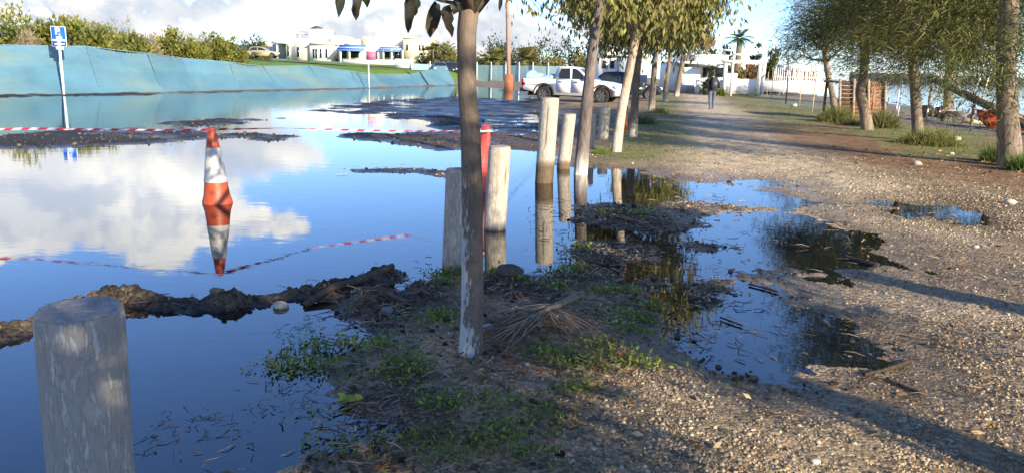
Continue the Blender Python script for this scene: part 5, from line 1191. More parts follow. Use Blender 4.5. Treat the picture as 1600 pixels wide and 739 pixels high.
a_ = np.arange(14) * 2 * PI / 14; mb = MB(); V = np.concatenate([np.stack([.48 + .18 * np.cos(a_), np.full(14, y), .18 + .18 * np.sin(a_)], 1) for y in (-.04, .04)]) + B; mb.add(V, [(i, (i + 1) % 14, 14 + (i + 1) % 14, 14 + i) for i in range(14)] + [tuple(range(14)), tuple(range(27, 13, -1))]); mb.link('wheel', RUBBER, t)
b = at(1520, 190, 0); Y = b[1]; zb = gz(b[0], Y)[0]; mb = MB(); mb.tube([(b[0] - .35, Y + .1, zb + .12), (b[0], Y, zb + .1), (b[0] + .4, Y - .15, zb + .08)], [.10, .11, .10], 9); o = mb.link('log', WOODP, None, True, loc=(b[0], Y, zb)); tag(o, 'pale log lying between the wheelbarrow and the red boat', 'log')
def boat():
    b = at(1580, 204, -.1); Y = b[1]; x0 = P(1528, 185, Y)[0]; zb = gz(x0 + 1.5, Y)[0]; L = 3.4; t = thing('rowing_boat', 'red rowing boat on the beach behind the stout tree trunk', 'boat', (x0 + L / 2, Y, zb))
    n, m_ = 22, 11; V = []
    for i in range(n):
        u = i / (n - 1); wd = .62 * (min(1, u / .42) ** .65) * (1 - .25 * max(0, u - .6)) + .01; sh = .50 + .20 * (1 - u) ** 2.5; kl = .02 + .42 * max(0, (.16 - u) / .16) ** 1.5
        for j in range(m_):
            v = j / (m_ - 1) * 2 - 1; z = kl + (sh - kl) * abs(v) ** 1.8; V.append((x0 + u * L - .1 * (1 - u) * abs(v), Y + wd * np.sign(v) * abs(v) ** .75, zb + z))
    F = [(i * m_ + j, i * m_ + j + 1, (i + 1) * m_ + j + 1, (i + 1) * m_ + j) for i in range(n - 1) for j in range(m_ - 1)] + [tuple((n - 1) * m_ + j for j in range(m_))]
    link('hull', V, F, BOATR, t, None, True)
    V = np.array(V).reshape(n, m_, 3)
    for s in (0, m_ - 1): mb = MB(); mb.tube(V[:, s], .03, 6); mb.link('gunwale', mat('boat_trim', (.30, .05, .04), .5, .1, 4), t, True)
    for i in (8, 15): a, e = V[i, 1], V[i, m_ - 2]; mb = MB(); mb.box((a[0] - .1, a[1], a[2] - .05), (a[0] + .1, e[1], a[2] - .02)); mb.link('thwart', WOODP, t)
boat()
def gangway():
    a, e = P(1452, 122, 36), P(1660, 226, 22.5); g0 = np.array([e[0], e[1], gz(e[0], e[1])[0]]); t = thing('gangway', 'long dark sloping timber gangway with pale braces above the beach', 'gangway', g0); r = np.random.RandomState(9)
    off = np.array([.35, .45, 0])
    for s in (0, 1): mb = MB(); q = off * s * 2; mb.tube([a + q, e + q], .12, 4, (.09, .075, .06)); mb.link('beam', BARK, t)
    mb = MB()
    mb.tube([a + [0, 0, .16], e + [0, 0, .16]], .035, 4, (.30, .25, .18)); mb.link('plank_edge', BARK, t)
    for f in np.linspace(.03, .97, 14): p = a + (e - a) * f; mb = MB(); mb.tube([p + [0, 0, .14], p + off * 2 + [0, 0, .14]], .05, 4, (.25, .2, .15)); mb.link('rung', BARK, t)
    for f, dx in [(.16, -.5), (.22, .5), (.34, -.6), (.42, .5), (.50, .3)]: p = a + (e - a) * f; mb = MB(); mb.tube([p, p + [dx * .9, .2, 1.15]], .035, 5, (.62, .60, .55)); mb.link('brace', BARK, t)
    mb = MB(); p0, p1 = a + (e - a) * .1 + [-.4, .2, 1.0], a + (e - a) * .55 + [.3, .2, 1.1]; mb.tube([p0, p1], .03, 5, (.62, .6, .55)); mb.link('handrail', BARK, t)
    for f in (.04, .45): p = a + (e - a) * f; mb = MB(); mb.tube([p, np.array([p[0], p[1], -.6])], .06, 6, (.2, .16, .12)); mb.link('leg', BARK, t)
gangway()
# saplings and their stakes
b = at(1228, 163, .03); tp = P(1232, 98, b[1]); r = np.random.RandomState(12); t = thing('sapling', 'dark-stemmed sapling with few leaves in front of the white wall', 'sapling', b); mb = MB(); mb.tube([b - [0, 0, .1], (b + tp) / 2 + [.03, 0, 0], tp], [.045, .04, .025], 7, (.05, .042, .036))
tips = []
for a in (0, 1.3, 2.6, 4.2, 5.4): limbs(r, mb, tp - [0, 0, .1], np.array([math.cos(a), math.sin(a), .6]), .6, .015, 1, tips, (.06, .05, .04), .3)
mb.link('trunk', BARK, t, True); n = 220; tp_ = np.array([q[0] for q in tips]); V, F, C = leaf_cards(tp_[r.randint(0, len(tp_), n)] + r.normal(size=(n, 3)) * .14, r.normal(size=(n, 3)) + [0, 0, -.3], np.full(n, .11), np.full(n, .05), pick(DKG, n, r), r); link('crown', V, F, LEAF, t, C)
for k, (xb, yb, xt, yt, lab) in enumerate([(1198, 150, 1201, 113, 'thin stake nearest the pergola'), (1206, 152, 1208, 106, 'thin stake second from the pergola'), (1217, 150, 1221, 118, 'thin leaning stake just left of the dark sapling'), (1249, 166, 1254, 112, 'tall thin stake just right of the dark sapling'), (1268, 178, 1277, 112, 'leaning stake beside the farthest feathery tree'), (1180, 147, 1178, 114, 'short stake in front of the pergola opening')]):
    b = at(xb, yb, .03); tp = P(xt, yt, b[1]); mb = MB(); mb.tube([b - [0, 0, .1], tp], .028, 5, (.50, .42, .26)); o = mb.link('stake', BARK, None, loc=b); tag(o, lab, 'stake', 'thin stakes on the verge')
TUFT = [(0.13, 0.15, 0.04), (0.19, 0.19, 0.055), (0.09, 0.11, 0.03), (0.24, 0.21, 0.08)]
def tuft(label, px, py, wpx, hpx, n, seed, pal=TUFT, name='grass_tuft', cat='grass tuft'):
    b = at(px, py, .04); Y = b[1]; b[2] = gz(b[0], Y)[0]; r = np.random.RandomState(seed); s = Y / FPX; rx = wpx * s / 2; hh = hpx * s
    n = int(n * 1.8); q = r.normal(size=(n, 2)) * rx * .45; pos = np.stack([b[0] + q[:, 0], b[1] + q[:, 1], np.full(n, b[2] - .01)], 1); d = np.stack([q[:, 0] / rx * .6 + r.normal(size=n) * .55, q[:, 1] / rx * .6 + r.normal(size=n) * .55, np.ones(n)], 1)
    L = hh * r.uniform(.35, 1.1, n) * np.exp(-(np.hypot(q[:, 0], q[:, 1]) / rx) ** 2 * .8)
    V, F, C = blade_tris(pos, d, L, np.full(n, max(.008, hh * .03)), pick(pal, n, r), r); o = link(name, V, F, WEED, None, C, loc=b); tag(o, label, cat, None, 'stuff')
tuft('bushy green grass at the foot of the farthest feathery tree', 1306, 194, 46, 36, 900, 1)
tuft('tall grass between the crooked tree and the slim-trunked tree', 1376, 202, 44, 40, 800, 2, [(0.15, 0.14, 0.05), (0.21, 0.19, 0.08), (0.12, 0.12, 0.04)])
tuft('wide green grass tuft at the foot of the slim-trunked tree', 1452, 230, 80, 34, 1300, 3)
tuft('fresh green weeds left of the stout tree foot', 1555, 258, 36, 40, 600, 4, [(0.10, 0.16, 0.03), (0.07, 0.12, 0.03), (0.17, 0.17, 0.05)])
tuft('fresh green weeds right of the stout tree foot', 1596, 272, 36, 44, 600, 5, [(0.09, 0.16, 0.03), (0.06, 0.11, 0.03), (0.13, 0.16, 0.04)])
tuft('grass at the foot of the board shelter', 1330, 198, 40, 18, 400, 6)
tuft('dry grass at the feet of the middle path trees', 1005, 196, 40, 24, 500, 7, [(0.24, 0.19, 0.10), (0.17, 0.15, 0.06), (0.12, 0.14, 0.05)])
tuft('green grass by the fifth path tree', 1030, 180, 34, 16, 400, 8)
tuft('small grass tuft at the foot of the wooden pole', 784, 141, 14, 6, 120, 9)
tuft('green grass at the foot of the third path tree', 940, 240, 34, 14, 500, 10, [(0.10, 0.17, 0.03), (0.15, 0.19, 0.05)])

# ------------------------------------------------------------------ the walker
def person():
    b = at(1111, 173, .04); X, Y, Z = b; t = thing('person', 'person in a dark jacket and blue jeans walking away along the path with a backpack', 'person', b, None); S = 1.72 / 1.75
    J = [('pel', (0, 0, .95), .135), ('wa', (0, .01, 1.08), .125), ('ch', (0, .03, 1.28), .165), ('ns', (0, .03, 1.45), .085), ('nk', (0, .05, 1.52), .058), ('hd', (0, .065, 1.62), .092), ('ht', (0, .06, 1.72), .075),
         ('ls', (-.19, .03, 1.41), .075), ('le', (-.27, .0, 1.14), .052), ('lw', (-.25, .10, .92), .038), ('lh', (-.24, .13, .83), .035), ('rs', (.19, .03, 1.41), .075), ('re', (.30, .0, 1.17), .054), ('rw', (.33, .12, 1.0), .04), ('rh', (.33, .17, .93), .036),
         ('lhp', (-.10, 0, .90), .105), ('lk', (-.115, -.03, .50), .072), ('la', (-.12, -.14, .11), .05), ('lt', (-.13, -.01, .045), .04), ('rhp', (.10, 0, .90), .105), ('rk', (.115, .10, .50), .072), ('ra', (.12, .10, .10), .05), ('rt', (.13, .23, .04), .04)]
    E = [('pel', 'wa'), ('wa', 'ch'), ('ch', 'ns'), ('ns', 'nk'), ('nk', 'hd'), ('hd', 'ht'), ('ch', 'ls'), ('ls', 'le'), ('le', 'lw'), ('lw', 'lh'), ('ch', 'rs'), ('rs', 're'), ('re', 'rw'), ('rw', 'rh'), ('pel', 'lhp'), ('lhp', 'lk'), ('lk', 'la'), ('la', 'lt'), ('pel', 'rhp'), ('rhp', 'rk'), ('rk', 'ra'), ('ra', 'rt')]
    ix = {j[0]: i for i, j in enumerate(J)}; me = bpy.data.meshes.new('skel'); me.from_pydata([tuple(c * S for c in j[1]) for j in J], [(ix[a], ix[c]) for a, c in E], []); o = bpy.data.objects.new('skel', me); col.objects.link(o)
    o.modifiers.new('skin', 'SKIN'); 
    if not me.skin_vertices: return
    for i, j in enumerate(J): me.skin_vertices[0].data[i].radius = (j[2] * S, j[2] * S * (.78 if j[0] in ('pel', 'wa', 'ch') else 1)); me.skin_vertices[0].data[i].use_root = (i == 0)
    sb = o.modifiers.new('sub', 'SUBSURF'); sb.levels = 2; sb.render_levels = 2
    dg = bpy.context.evaluated_depsgraph_get(); m2 = bpy.data.meshes.new_from_object(o.evaluated_get(dg)); bpy.data.objects.remove(o)
    n = len(m2.vertices); co = np.zeros(n * 3); m2.vertices.foreach_get('co', co); co = co.reshape(-1, 3)
    F = [list(p.vertices) for p in m2.polygons]; mi = []
    for p in F:
        c = co[p].mean(0) / S; arm = abs(c[0]) > .2 and c[2] < 1.3
        mi.append(0 if (c[2] > 1.48 or (arm and c[2] < .98 and abs(c[0]) > .21)) else (2 if c[2] < .10 else (1 if c[2] < .97 and not arm else 3)))
    JEAN = mat('jeans_cloth', (.085, .11, .15), .9, .15, 12); JACK = mat('jacket_cloth', (.012, .013, .017), .8, .15, 12); SKIN = mat('skin', (.42, .26, .18), .6, .05, 10); SHOE = mat('shoe', (.16, .15, .14), .7, .1, 10)
    a = .15; R = np.array([[math.cos(a), -math.sin(a), 0], [math.sin(a), math.cos(a), 0], [0, 0, 1]]); tr = lambda v: np.asarray(v) @ R.T + b
    link('body', tr(co), F, [SKIN, JEAN, SHOE, JACK], t, None, True, mi)
    # hem of the jacket, backpack, cap of hair
    mb = MB(); ns = 16; an = np.arange(ns) * 2 * PI / ns
    V = np.concatenate([np.stack([r_ * np.cos(an), .02 + r_ * .72 * np.sin(an), np.full(ns, z)], 1) for r_, z in [(.205, .86), (.20, .95), (.185, 1.08), (.20, 1.25), (.17, 1.40)]]) * S
    mb.add(tr(V), [(i * ns + j, i * ns + (j + 1) % ns, (i + 1) * ns + (j + 1) % ns, (i + 1) * ns + j) for i in range(4) for j in range(ns)]); mb.link('jacket', JACK, t, True)
    V = np.concatenate([np.stack([w_ * np.sign(np.cos(an)) * np.abs(np.cos(an)) ** .5, -.13 - .02 + d_ * np.sign(np.sin(an)) * np.abs(np.sin(an)) ** .6, np.full(ns, z)], 1) for w_, d_, z in [(.10, .06, .98), (.15, .10, 1.02), (.165, .12, 1.15), (.155, .105, 1.33), (.11, .07, 1.45), (.03, .03, 1.48)]]) * S
    mb = MB(); mb.add(tr(V), [(i * ns + j, i * ns + (j + 1) % ns, (i + 1) * ns + (j + 1) % ns, (i + 1) * ns + j) for i in range(5) for j in range(ns)] + [tuple(range(ns)), tuple(5 * ns + j for j in range(ns))]); bp = mb.link('backpack', mat('backpack_cloth', (.022, .024, .04), .8, .2, 14), None, True, loc=tr(np.array([[0, -.15, 1.2]]))[0]); tag(bp, 'dark navy backpack on the back of the walking person', 'backpack')
    mb = MB(); mb.add(tr(np.array([(-.06, -.275, 1.12), (.06, -.275, 1.12), (.06, -.265, 1.28), (-.06, -.265, 1.28), (-.06, -.25, 1.12), (.06, -.25, 1.12), (.06, -.24, 1.28), (-.06, -.24, 1.28)]) * S), [(0, 1, 2, 3), (0, 3, 7, 4), (1, 5, 6, 2), (3, 2, 6, 7), (0, 4, 5, 1)]); mb.link('pocket', mat('grey_cloth', (.14, .14, .17), .8, .1, 14), bp)
    V = []; F = []; nl = 7
    for i in range(nl):
        ph = i / (nl - 1) * PI * .62; V.append(np.stack([.102 * np.sin(ph) * np.cos(an), .06 - .012 + .112 * np.sin(ph) * np.sin(an), 1.635 + .118 * np.cos(ph) - .05 * np.maximum(0, -np.sin(an)) * (i / nl)], 1))
    V = np.concatenate(V) * S; F = [(i * ns + j, i * ns + (j + 1) % ns, (i + 1) * ns + (j + 1) % ns, (i + 1) * ns + j) for i in range(nl - 1) for j in range(ns)]; link('hair', tr(V), F, mat('dark_hair', (.02, .016, .013), .7, .1, 20), t, None, True)
person()

# ------------------------------------------------------------------ ground litter
def sample_region(n, r, y0, y1, u0=-0.72, u1=0.78):
    y = y0 * (y1 / y0) ** r.rand(n); x = (u0 + (u1 - u0) * r.rand(n)) * (y + 0.5); return x, y
def stones_mesh(x, y, z, R, cols, r, k=6, flat=0.6):
    n = len(x); a = np.arange(k) * 2 * PI / k; a = a[None] + r.rand(n, 1) * 6.28
    rr = R[:, None] * r.uniform(0.7, 1.2, (n, k)); el = r.uniform(0.6, 1.0, (n, 1)); th = r.rand(n, 1) * 6.28
    px, py = rr * np.cos(a), rr * np.sin(a) * el; X = px * np.cos(th) - py * np.sin(th); Y = px * np.sin(th) + py * np.cos(th)
    ring = np.stack([x[:, None] + X, y[:, None] + Y, (z - R * 0.15)[:, None] + 0 * X], 2)
    mid = np.stack([x[:, None] + X * .72, y[:, None] + Y * .72, z[:, None] + R[:, None] * flat * r.uniform(.6, 1.0, (n, k))], 2)
    top = np.stack([x + R * .15 * r.normal(size=n), y + R * .15 * r.normal(size=n), z + R * flat * 1.05], 1)[:, None]
    V = np.concatenate([ring, mid, top], 1).reshape(-1, 3); b = np.arange(n)[:, None] * (2 * k + 1)
    Q = np.concatenate([b + [i, (i + 1) % k, k + (i + 1) % k, k + i] for i in range(k)]); T = np.concatenate([b + [k + i, k + (i + 1) % k, 2 * k] for i in range(k)])
    return V, Q, T, np.repeat(cols, 2 * k + 1, 0)
def gravel():
    r = np.random.RandomState(70); n = 210000; x, y = sample_region(n, r, 2.3, 15, -0.15, 0.78)
    F = ground_fields(x, y); h, d, dW = F[0], F[1], F[2]
    st = sdpoly(x, y, STRIP) + 0.5 * fbm(x * .7 + 9, y * .7, 4); li = sdpoly(x, y, LITTER)
    pat = fbm((x - .24 * y) * 1.5 + 4, y * .45 + x * .1, 4) + .35 * fbm(x * 3, y * 3, 3)
    pr = .62 * sst(-0.12, 0.20, pat) * sst(0.3, -0.4, st) * sst(1.0, -0.5, li) * sst(-0.012, 0.01, h); pr = np.maximum(pr, 0.10 * (h > 0.0))
    pr = np.maximum(pr, sst(-.5, .2, -np.abs(sdpoly(x, y, W_pud) + .25) + .3) * .9 * (h > 0)) ; pr *= 1 - 0.6 * sst(9, 15, y)
    keep = r.rand(n) < pr; x, y, h = x[keep], y[keep], h[keep]; n = len(x)
    R = np.clip(0.0046 * np.exp(r.normal(size=n) * 0.55), 0.002, 0.015) * (1 + 0.10 * np.clip(y - 3, 0, 8))
    pal = [(.36, .275, .165), (.30, .22, .13), (.25, .18, .105), (.41, .335, .225), (.19, .14, .085), (.33, .25, .15), (.28, .205, .125), (.16, .12, .08), (.40, .33, .23), (.22, .16, .10)]
    c = pick(pal, n, r, .12); w = sst(.03, .0, h)[:, None]; c = c * 1.15 * (1 - .5 * w)
    V, Q, T, C = stones_mesh(x, y, h, R, c, r, 5); o = link('gravel', V, Q, STONE, None, C, False, None, T); tag(o, kind='stuff')
gravel()
def clods():
    r = np.random.RandomState(71); n = 26000; x, y = sample_region(n, r, 2.4, 24, -0.75, 0.45); F = ground_fields(x, y); h = F[0]
    st = sdpoly(x, y, STRIP); il = np.maximum.reduce([sdpoly(x, y, p) for p in ISL]); rd = F[4]
    pr = np.maximum.reduce([.15 * sst(-.1, .3, st), .9 * (il > -.1), 1.0 * (rd < .14), .8 * (F[8] > .4), .45 * (np.abs(F[1]) < .10)]) * (h > -.012)
    k = r.rand(n) < pr; x, y, h = x[k], y[k], h[k]; n = len(x); R = np.clip(.010 * np.exp(r.normal(size=n) * .5), .004, .035) * (1 + .05 * np.clip(y - 4, 0, 14))
    V, Q, T, C = stones_mesh(x, y, h, R, pick([(.045, .035, .026), (.065, .05, .035), (.09, .065, .042), (.03, .025, .02), (.13, .10, .07)], n, r, .2), r, 5, .8); o = link('dirt_clods', V, Q, DEBRIS, None, C, False, None, T); tag(o, kind='stuff')
clods()
def twigs():
    r = np.random.RandomState(72); n = 30000; x, y = sample_region(n, r, 2.4, 16, -0.5, 0.75); F = ground_fields(x, y); h = F[0]
    st = sdpoly(x, y, STRIP); il = np.maximum.reduce([sdpoly(x, y, p) for p in ISL[5:]]); edge = np.exp(-(F[1] / .12) ** 2)
    cl = sst(-.02, .25, fbm(x * 1.8, y * 1.8 + 3, 3))
    pr = np.maximum.reduce([.9 * cl * sst(-.2, .2, st), 1.0 * cl * (il > -.10), .9 * (F[8] > .3), .5 * edge * cl * (x > 0), .045 + .12 * cl * (x > .5)]) * (h > -.035)
    k = r.rand(n) < pr; x, y, h = x[k], y[k], np.maximum(h[k], .001); n = len(x)
    a = r.rand(n) * 6.28; L = r.uniform(.02, .10, n) * (1 + .07 * y); W = r.uniform(.0010, .0027, n) * (1 + .16 * y)
    d = np.stack([np.cos(a), np.sin(a), r.normal(size=n) * .16], 1); s = np.stack([-np.sin(a), np.cos(a), 0 * a], 1); p0 = np.stack([x, y, h + .006 + .02 * r.rand(n) ** 2], 1)
    bend = s * (r.normal(size=n) * .18 * L)[:, None]; p1 = p0 + d * L[:, None] * .5 + bend + [0, 0, .006]; p2 = p0 + d * L[:, None] + [0, 0, -.003]; s = s * W[:, None]; up = np.array([0, 0, 1.0])[None] * W[:, None]
    V = np.stack([p0 - s, p0 + s, p0 + up, p1 - s, p1 + s, p1 + up * 1.2, p2 - s * .5, p2 + s * .5, p2 + up * .6], 1).reshape(-1, 3); b = np.arange(n)[:, None] * 9
    Q = np.concatenate([b + q for q in ([0, 2, 5, 3], [2, 1, 4, 5], [3, 5, 8, 6], [5, 4, 7, 8])])
    o = link('twigs', V, Q, DEBRIS, None, np.repeat(pick([(.16, .105, .065), (.24, .165, .10), (.10, .07, .045), (.33, .25, .16), (.06, .045, .035)], n, r, .2), 9, 0)); tag(o, kind='stuff')
    n = 30000; x, y = sample_region(n, r, 2.4, 9, -0.35, 0.30); pch = np.maximum.reduce([np.exp(-((x - at(a, b)[0]) ** 2 + (y - at(a, b)[1]) ** 2) / (w / FPX * 4) ** 2) for a, b, w in [(555, 640, 40), (610, 700, 60), (700, 690, 70), (930, 590, 70), (860, 520, 50), (780, 640, 40), (640, 560, 50), (660, 450, 30), (960, 470, 40), (740, 720, 60)]])
    F = ground_fields(x, y); k = (r.rand(n) < pch * .9) & (F[0] > -.005); x, y, h = x[k], y[k], F[0][k]; n = len(x)
    V, T, C = blade_tris(np.stack([x, y, h + .004 + .018 * r.rand(n)], 1), r.normal(size=(n, 3)) * [1, 1, .22], r.uniform(.03, .11, n), r.uniform(.0018, .0035, n), pick([(.30, .14, .05), (.36, .20, .08), (.22, .10, .04), (.42, .28, .14)], n, r, .2), r)
    o = link('dry_needles', V, T, DEBRIS, None, C); tag(o, kind='stuff')
    n = 14000; x, y = sample_region(n, r, 2.4, 17, -0.35, 0.75); F = ground_fields(x, y); h = F[0]; st = sdpoly(x, y, STRIP); cl = sst(.0, .22, fbm(x * 1.3 + 30, y * 1.3 + 3, 3))
    pr = np.maximum(.8 * cl * sst(-.1, .3, st), .22 * sst(-.5, .8, sdpoly(x, y, LITTER)) + .04) * (h > -.01); k = r.rand(n) < pr; x, y, h = x[k], y[k], h[k]; n = len(x)
    d = r.normal(size=(n, 3)) * [1, 1, .25]; L = r.uniform(.018, .06, n) * (1 + .06 * y); V, T, C = leaf_cards(np.stack([x, y, h + .006 + .012 * r.rand(n)], 1), d, L, L * .42, pick([(.20, .11, .05), (.28, .16, .07), (.13, .08, .045), (.34, .26, .15), (.24, .10, .035)], n, r, .2), r)
    o = link('dead_leaves', V, T, DEBRIS, None, C); tag(o, kind='stuff')
twigs()
def weeds():
    r = np.random.RandomState(73); px = [(520, 535), (545, 540), (490, 545), (480, 572), (440, 572), (505, 578), (640, 588), (620, 580), (540, 700), (760, 700), (820, 722), (790, 690), (880, 572), (905, 585), (930, 575), (1000, 575), (960, 500), (940, 462), (880, 430), (900, 420), (690, 502), (670, 510), (850, 560), (870, 455), (1010, 480), (990, 520), (720, 640), (660, 690), (700, 720), (900, 620), (860, 665), (960, 560), (600, 545), (620, 600), (690, 640), (780, 650), (930, 545), (1000, 500), (975, 460), (905, 390), (950, 340), (1000, 345), (690, 448), (700, 430), (770, 440), (820, 450)]
    C0 = [at(a, b)[:2] for a, b in px]; x, y = sample_region(5200, r, 2.4, 13, -0.35, 0.42); st = sdpoly(x, y, STRIP) ; g_ = fbm(x * 1.6 + 40, y * 1.6, 3)
    k = (st > -.15) & (g_ > .02) & (r.rand(len(x)) < .04); C0 += list(np.stack([x[k], y[k]], 1))
    pos = []; ds = []; Ls = []; cs = []; ti = []
    pal = [(.17, .23, .04), (.24, .26, .05), (.12, .17, .035), (.32, .31, .07), (.18, .19, .05)]
    for j, (cx, cy) in enumerate(C0):
        big = j < len(px); m = r.randint(120, 190) if big else r.randint(8, 26); sp = (.035 + .04 * r.rand() if big else .03 + .04 * r.rand()) * (1 + .05 * cy)
        q = r.normal(size=(m, 2)) * sp * [1.3, 1]; base = np.stack([cx + q[:, 0], cy + q[:, 1], np.zeros(m)], 1); pos.append(base)
        ds.append(np.stack([r.normal(size=m), r.normal(size=m), np.abs(r.normal(size=m)) * .8 + .15], 1)); Ls.append(r.uniform(.009, .026, m) * (1 + .06 * cy) * (1.15 if big else .9)); cs.append(pick([pal[r.randint(0, 5)]] + pal[:3], m, r, .25))
    pos = np.concatenate(pos); h = gz(pos[:, 0], pos[:, 1]); rd = np.concatenate(Ls); pos[:, 2] = np.maximum(h, 0.0) + .004 + r.rand(len(pos)) ** 2 * .04
    k = h > -.05
    V, T, C = leaf_cards(pos[k], np.concatenate(ds)[k], rd[k], rd[k] * .5, np.concatenate(cs)[k], r); o = link('weeds', V, T, WEED, None, C); tag(o, kind='stuff')
    # grass blades: near strip and both verges
    n = 90000; x, y = sample_region(n, r, 2.4, 40, -0.3, 0.8); n3 = fbm(x * 2 + 3, y * 2, 4); F = ground_fields(x, y); h = F[0]
    pr = np.maximum.reduce([.32 * sst(-.15, .2, sdpoly(x, y, STRIP)) * sst(.0, .2, n3), .8 * sst(-.3, .5, sdpoly(x, y, GRASSL) + n3 * 2), .55 * sst(-.5, 1, sdpoly(x, y, GRASSR) + n3 * 3), .5 * sst(-.5, 1, sdpoly(x, y, GRASSR2) + n3 * 3)]) * (h > .0)
    k = r.rand(n) < pr; x, y, h = x[k], y[k], h[k]; n = len(x); sc_ = np.clip(1 + .10 * (y - 4), .8, 3.2)
    d = np.stack([r.normal(size=n) * .6, r.normal(size=n) * .6, np.ones(n)], 1); V, T, C = blade_tris(np.stack([x, y, h - .003], 1), d, r.uniform(.02, .075, n) * sc_ ** .6, .0035 * sc_ * r.uniform(.7, 1.3, n), pick([(.10, .14, .03), (.15, .17, .045), (.07, .10, .025), (.22, .19, .07), (.20, .14, .06)], n, r), r)
    o = link('grass', V, T, WEED, None, C); tag(o, kind='stuff')
    # drowned stalks standing out of the shallow water at the left and round the submerged clumps
    n = 2600; pl = W_([(190, 739), (300, 560), (420, 500), (520, 495), (560, 560), (640, 660), (520, 739), (340, 760)]); x, y = sample_region(9000, r, 2.2, 14, -0.55, 0.4); cl = fbm(x * 3.2 + 11, y * 3.2, 3)
    p2 = W_([(820, 300), (1060, 300), (1100, 420), (1080, 470), (840, 440), (820, 380)])
    k = ((sdpoly(x, y, pl) > 0) & (cl > .04)) | ((sdpoly(x, y, p2) > 0) & (cl > -.02)); x, y = x[k], y[k]; n = len(x)
    d = np.stack([r.normal(size=n), r.normal(size=n), np.abs(r.normal(size=n)) * .25 + .02], 1); V, T, C = blade_tris(np.stack([x, y, np.full(n, .001)], 1), d, r.uniform(.02, .11, n), np.full(n, .0042), pick([(.07, .06, .035), (.11, .10, .05), (.06, .085, .03), (.16, .13, .08)], n, r), r)
    o = link('drowned_stalks', V, T, WEED, None, C); tag(o, kind='stuff')
weeds()

def rock(name, label, px, py, wpx, seed, c, flat=.6, zoff=0.0, cat='stone', group='loose stones'):
    b = at(px, py); R = wpx / 2 / FPX * np.linalg.norm(b - [0, 0, CAMH]); z = max(gz(b[0], b[1])[0], 0) + zoff; r = np.random.RandomState(seed); nu, nv = 14, 8; V = []
    for i in range(nv + 1):
        ph = PI * i / nv
        for j in range(nu):
            a = 2 * PI * j / nu; n = np.array([math.sin(ph) * math.cos(a), math.sin(ph) * math.sin(a), math.cos(ph)]); k = 1 + .55 * fbm(np.array([n[0] * 1.3 + seed * 2.7 + n[2]]), np.array([n[1] * 1.3 + n[2] * .7]), 3)[0]; V.append(n * R * k * [1, .75, flat])
    F = [(i * nu + j, i * nu + (j + 1) % nu, (i + 1) * nu + (j + 1) % nu, (i + 1) * nu + j) for i in range(nv) for j in range(nu)]
    V = np.array(V) + [b[0], b[1], z + R * flat * .35]; o = link(name, V, F, STONE, None, c, True, loc=(b[0], b[1], z)); return tag(o, label, cat, group)
for i, a in enumerate([('pale rounded stone on the dirt ridge by the water', 438, 480, 24, (.42, .36, .26)), ('grey boulder behind the near tree trunk at the water edge', 795, 452, 44, (.085, .068, .052)), ('dark grey stone left of the near tree trunk', 604, 496, 20, (.16, .17, .17)),
                       ('small brown lump on top of the dirt ridge', 340, 458, 22, (.20, .14, .08)), ('pale broken stone against the foot of the near tree', 762, 522, 20, (.34, .33, .31)), ('white pebble at the bottom edge of the picture', 1272, 737, 15, (.48, .44, .37)), ('small white pebble right of the near tree foot', 824, 578, 10, (.46, .41, .37)),
                       ('pale stone by the right-hand puddle', 1524, 392, 9, (.40, .36, .29)), ('flat pale stone on the brown litter left of the stout tree', 1432, 265, 14, (.34, .28, .21)), ('pale stone on the verge near the hutch', 1494, 224, 12, (.38, .33, .26)), ('grey stone by the dark sapling foot', 1240, 168, 10, (.35, .33, .3)), ('big pale stone right of the right-hand puddle', 1578, 322, 14, (.46, .42, .36)), ('lone white stone on the litter below the slim-trunked tree', 1486, 249, 8, (.42, .37, .30))]):
    rock('stone', a[0], a[1], a[2], a[3], 200 + i, a[4])
def stick(label, pts, rpx, c=(.06, .045, .035), name='stick', cat='stick', group='sticks lying on the gravel', z=.012, m=None):
    q = np.array([at(a, b) for a, b in pts]); q[:, 2] = np.maximum(gz(q[:, 0], q[:, 1]), 0) + z; R = rpx / FPX * np.linalg.norm(q[0] - [0, 0, CAMH]); s = np.linspace(0, len(q) - 1, 4 * len(q)); p = np.stack([np.interp(s, range(len(q)), q[:, j]) for j in range(3)], 1); p[:, 2] += .6 * R * fbm(s * 1.7, s * 0 + rpx, 3)
    mb = MB(); mb.tube(p, R * (1 + .5 * fbm(s * 2.1 + 3, s * 0, 3)), 7, c); o = mb.link(name, m or BARK, None, True, loc=q[0]); return tag(o, label, cat, group)
stick('dark forked stick on the wet gravel at the lower right, upper arm', [(1350, 590), (1390, 578), (1422, 569)], 3.2)
stick('dark stick crossing below the forked one at the lower right', [(1385, 596), (1410, 608), (1440, 620)], 2.4)
stick('dark stick lying in the shade band right of the big puddle', [(1318, 402), (1345, 410), (1372, 417)], 3.2)
stick('thin stick by the muddy lump in the big puddle', [(1125, 498), (1140, 504), (1160, 511)], 1.5)
stick('dark stick above the sunlit gravel island', [(1170, 446), (1195, 452), (1215, 458)], 1.8)
stick('pale bent stick on the weeds near the bottom', [(770, 692), (800, 694), (830, 690), (860, 698)], 2.0, (.24, .17, .11))
stick('pale twig by the yellow leaf', [(520, 648), (545, 640), (568, 628), (576, 618)], 1.5, (.27, .2, .13))
stick('pale thin stalk leaning left of the near tree trunk', [(700, 478), (712, 486), (720, 500)], 1.2, (.26, .2, .12), z=.03)
stick('half-buried timber edging slanting into the water left of the near tree', [(478, 478), (520, 462), (570, 446), (614, 433)], 6.5, (.11, .075, .05), 'timber_edging', 'timber', None, .015)
stick('dark mossy branch end beside the slanting timber edging', [(560, 468), (600, 478), (640, 486)], 4, (.12, .085, .06), z=.03)
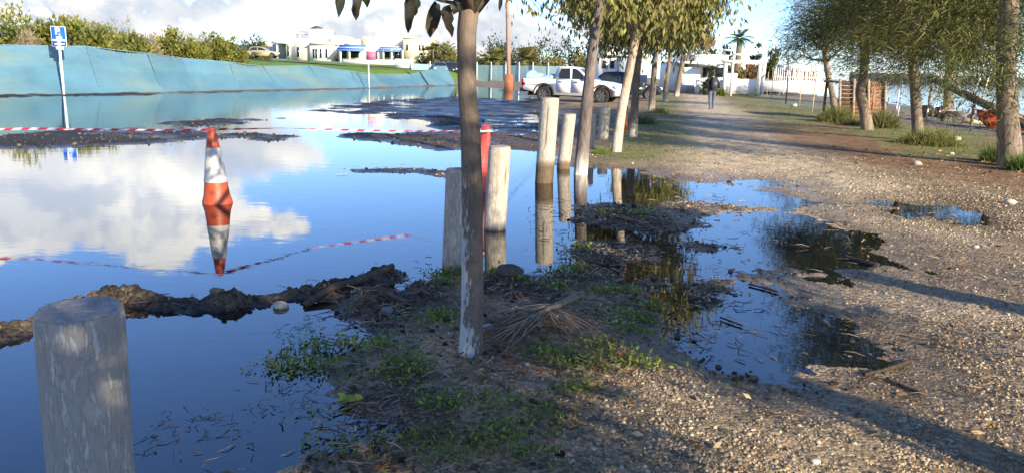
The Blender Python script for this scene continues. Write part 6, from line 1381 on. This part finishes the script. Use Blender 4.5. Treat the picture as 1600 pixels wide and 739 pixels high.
# yellow leaf
b = at(545, 630); h = max(gz(b[0], b[1])[0], 0) + .012; s_ = 22 / FPX * np.linalg.norm(b - [0, 0, CAMH]); an = np.linspace(0, 2 * PI, 21)[:-1]; rr = s_ * (.8 + .22 * np.cos(5 * an) + .08 * np.sin(9 * an)); V = [(b[0], b[1], h + .004)]
for k in (.5, 1.0): V += [(b[0] + r_ * k * math.cos(a), b[1] + .85 * r_ * k * math.sin(a), h + .018 * k * k + .010 * math.sin(3 * a) * k) for a, r_ in zip(an, rr)]
F = [(0, 1 + i, 1 + (i + 1) % 20) for i in range(20)] + [(1 + i, 21 + i, 21 + (i + 1) % 20, 1 + (i + 1) % 20) for i in range(20)]
o = link('fallen_leaf', V, F, mat('yellow_leaf', (.42, .44, .045), .5, .15, 40, transl=.2), None, None, True, loc=b); tag(o, 'big yellow-green fallen leaf on the mud at the water edge', 'leaf')
# dry palm frond
def frond():
    r = np.random.RandomState(77); pts = [(905, 482), (880, 496), (850, 510), (820, 524), (790, 540)]; q = np.array([at(a, b) for a, b in pts]); q[:, 2] = np.maximum(gz(q[:, 0], q[:, 1]), 0) + [.06, .07, .07, .05, .03]; t = thing('dry_palm_frond', 'dry palm frond with splayed leaflets lying right of the near tree', 'palm frond', q[1])
    mb = MB(); mb.tube(q, [.028, .024, .018, .011, .006], 6, (.25, .19, .125)); mb.link('stem', BARK, t, True)
    for k in range(74):
        f = r.uniform(.9, 3.6); p = np.array([np.interp(f, range(5), q[:, j]) for j in range(3)]); left = k % 5 != 0
        if left: e = at(r.uniform(748, 800), r.uniform(512, 562))
        else: e = at(r.uniform(880, 965), r.uniform(522, 548)); p = q[1] * .3 + q[2] * .7
        e[2] = max(gz(e[0], e[1])[0], 0) + .012; m = (p + e) / 2 + [r.normal() * .07, r.normal() * .07, .03 + .03 * r.rand()]; tt = np.linspace(0, 1, 7)[:, None]; c = p * (1 - tt) ** 2 + 2 * m * tt * (1 - tt) + e * tt ** 2; ax = unit((e - p)[None])[0]; sd = np.cross(ax, [0, 0, 1.0]); w = .0045 * (1 - tt[:, 0] * .85) * r.uniform(.8, 1.3)
        V = np.concatenate([c - sd * w[:, None], c + [0, 0, -.004], c + sd * w[:, None]]); F = [(j * 7 + i, j * 7 + i + 1, (j + 1) * 7 + i + 1, (j + 1) * 7 + i) for j in range(2) for i in range(6)]; link('leaflet', V, F, DEBRIS, t, pick([(.40, .29, .19), (.30, .21, .13), (.46, .36, .25), (.20, .14, .09)], 1, r)[0])
frond()
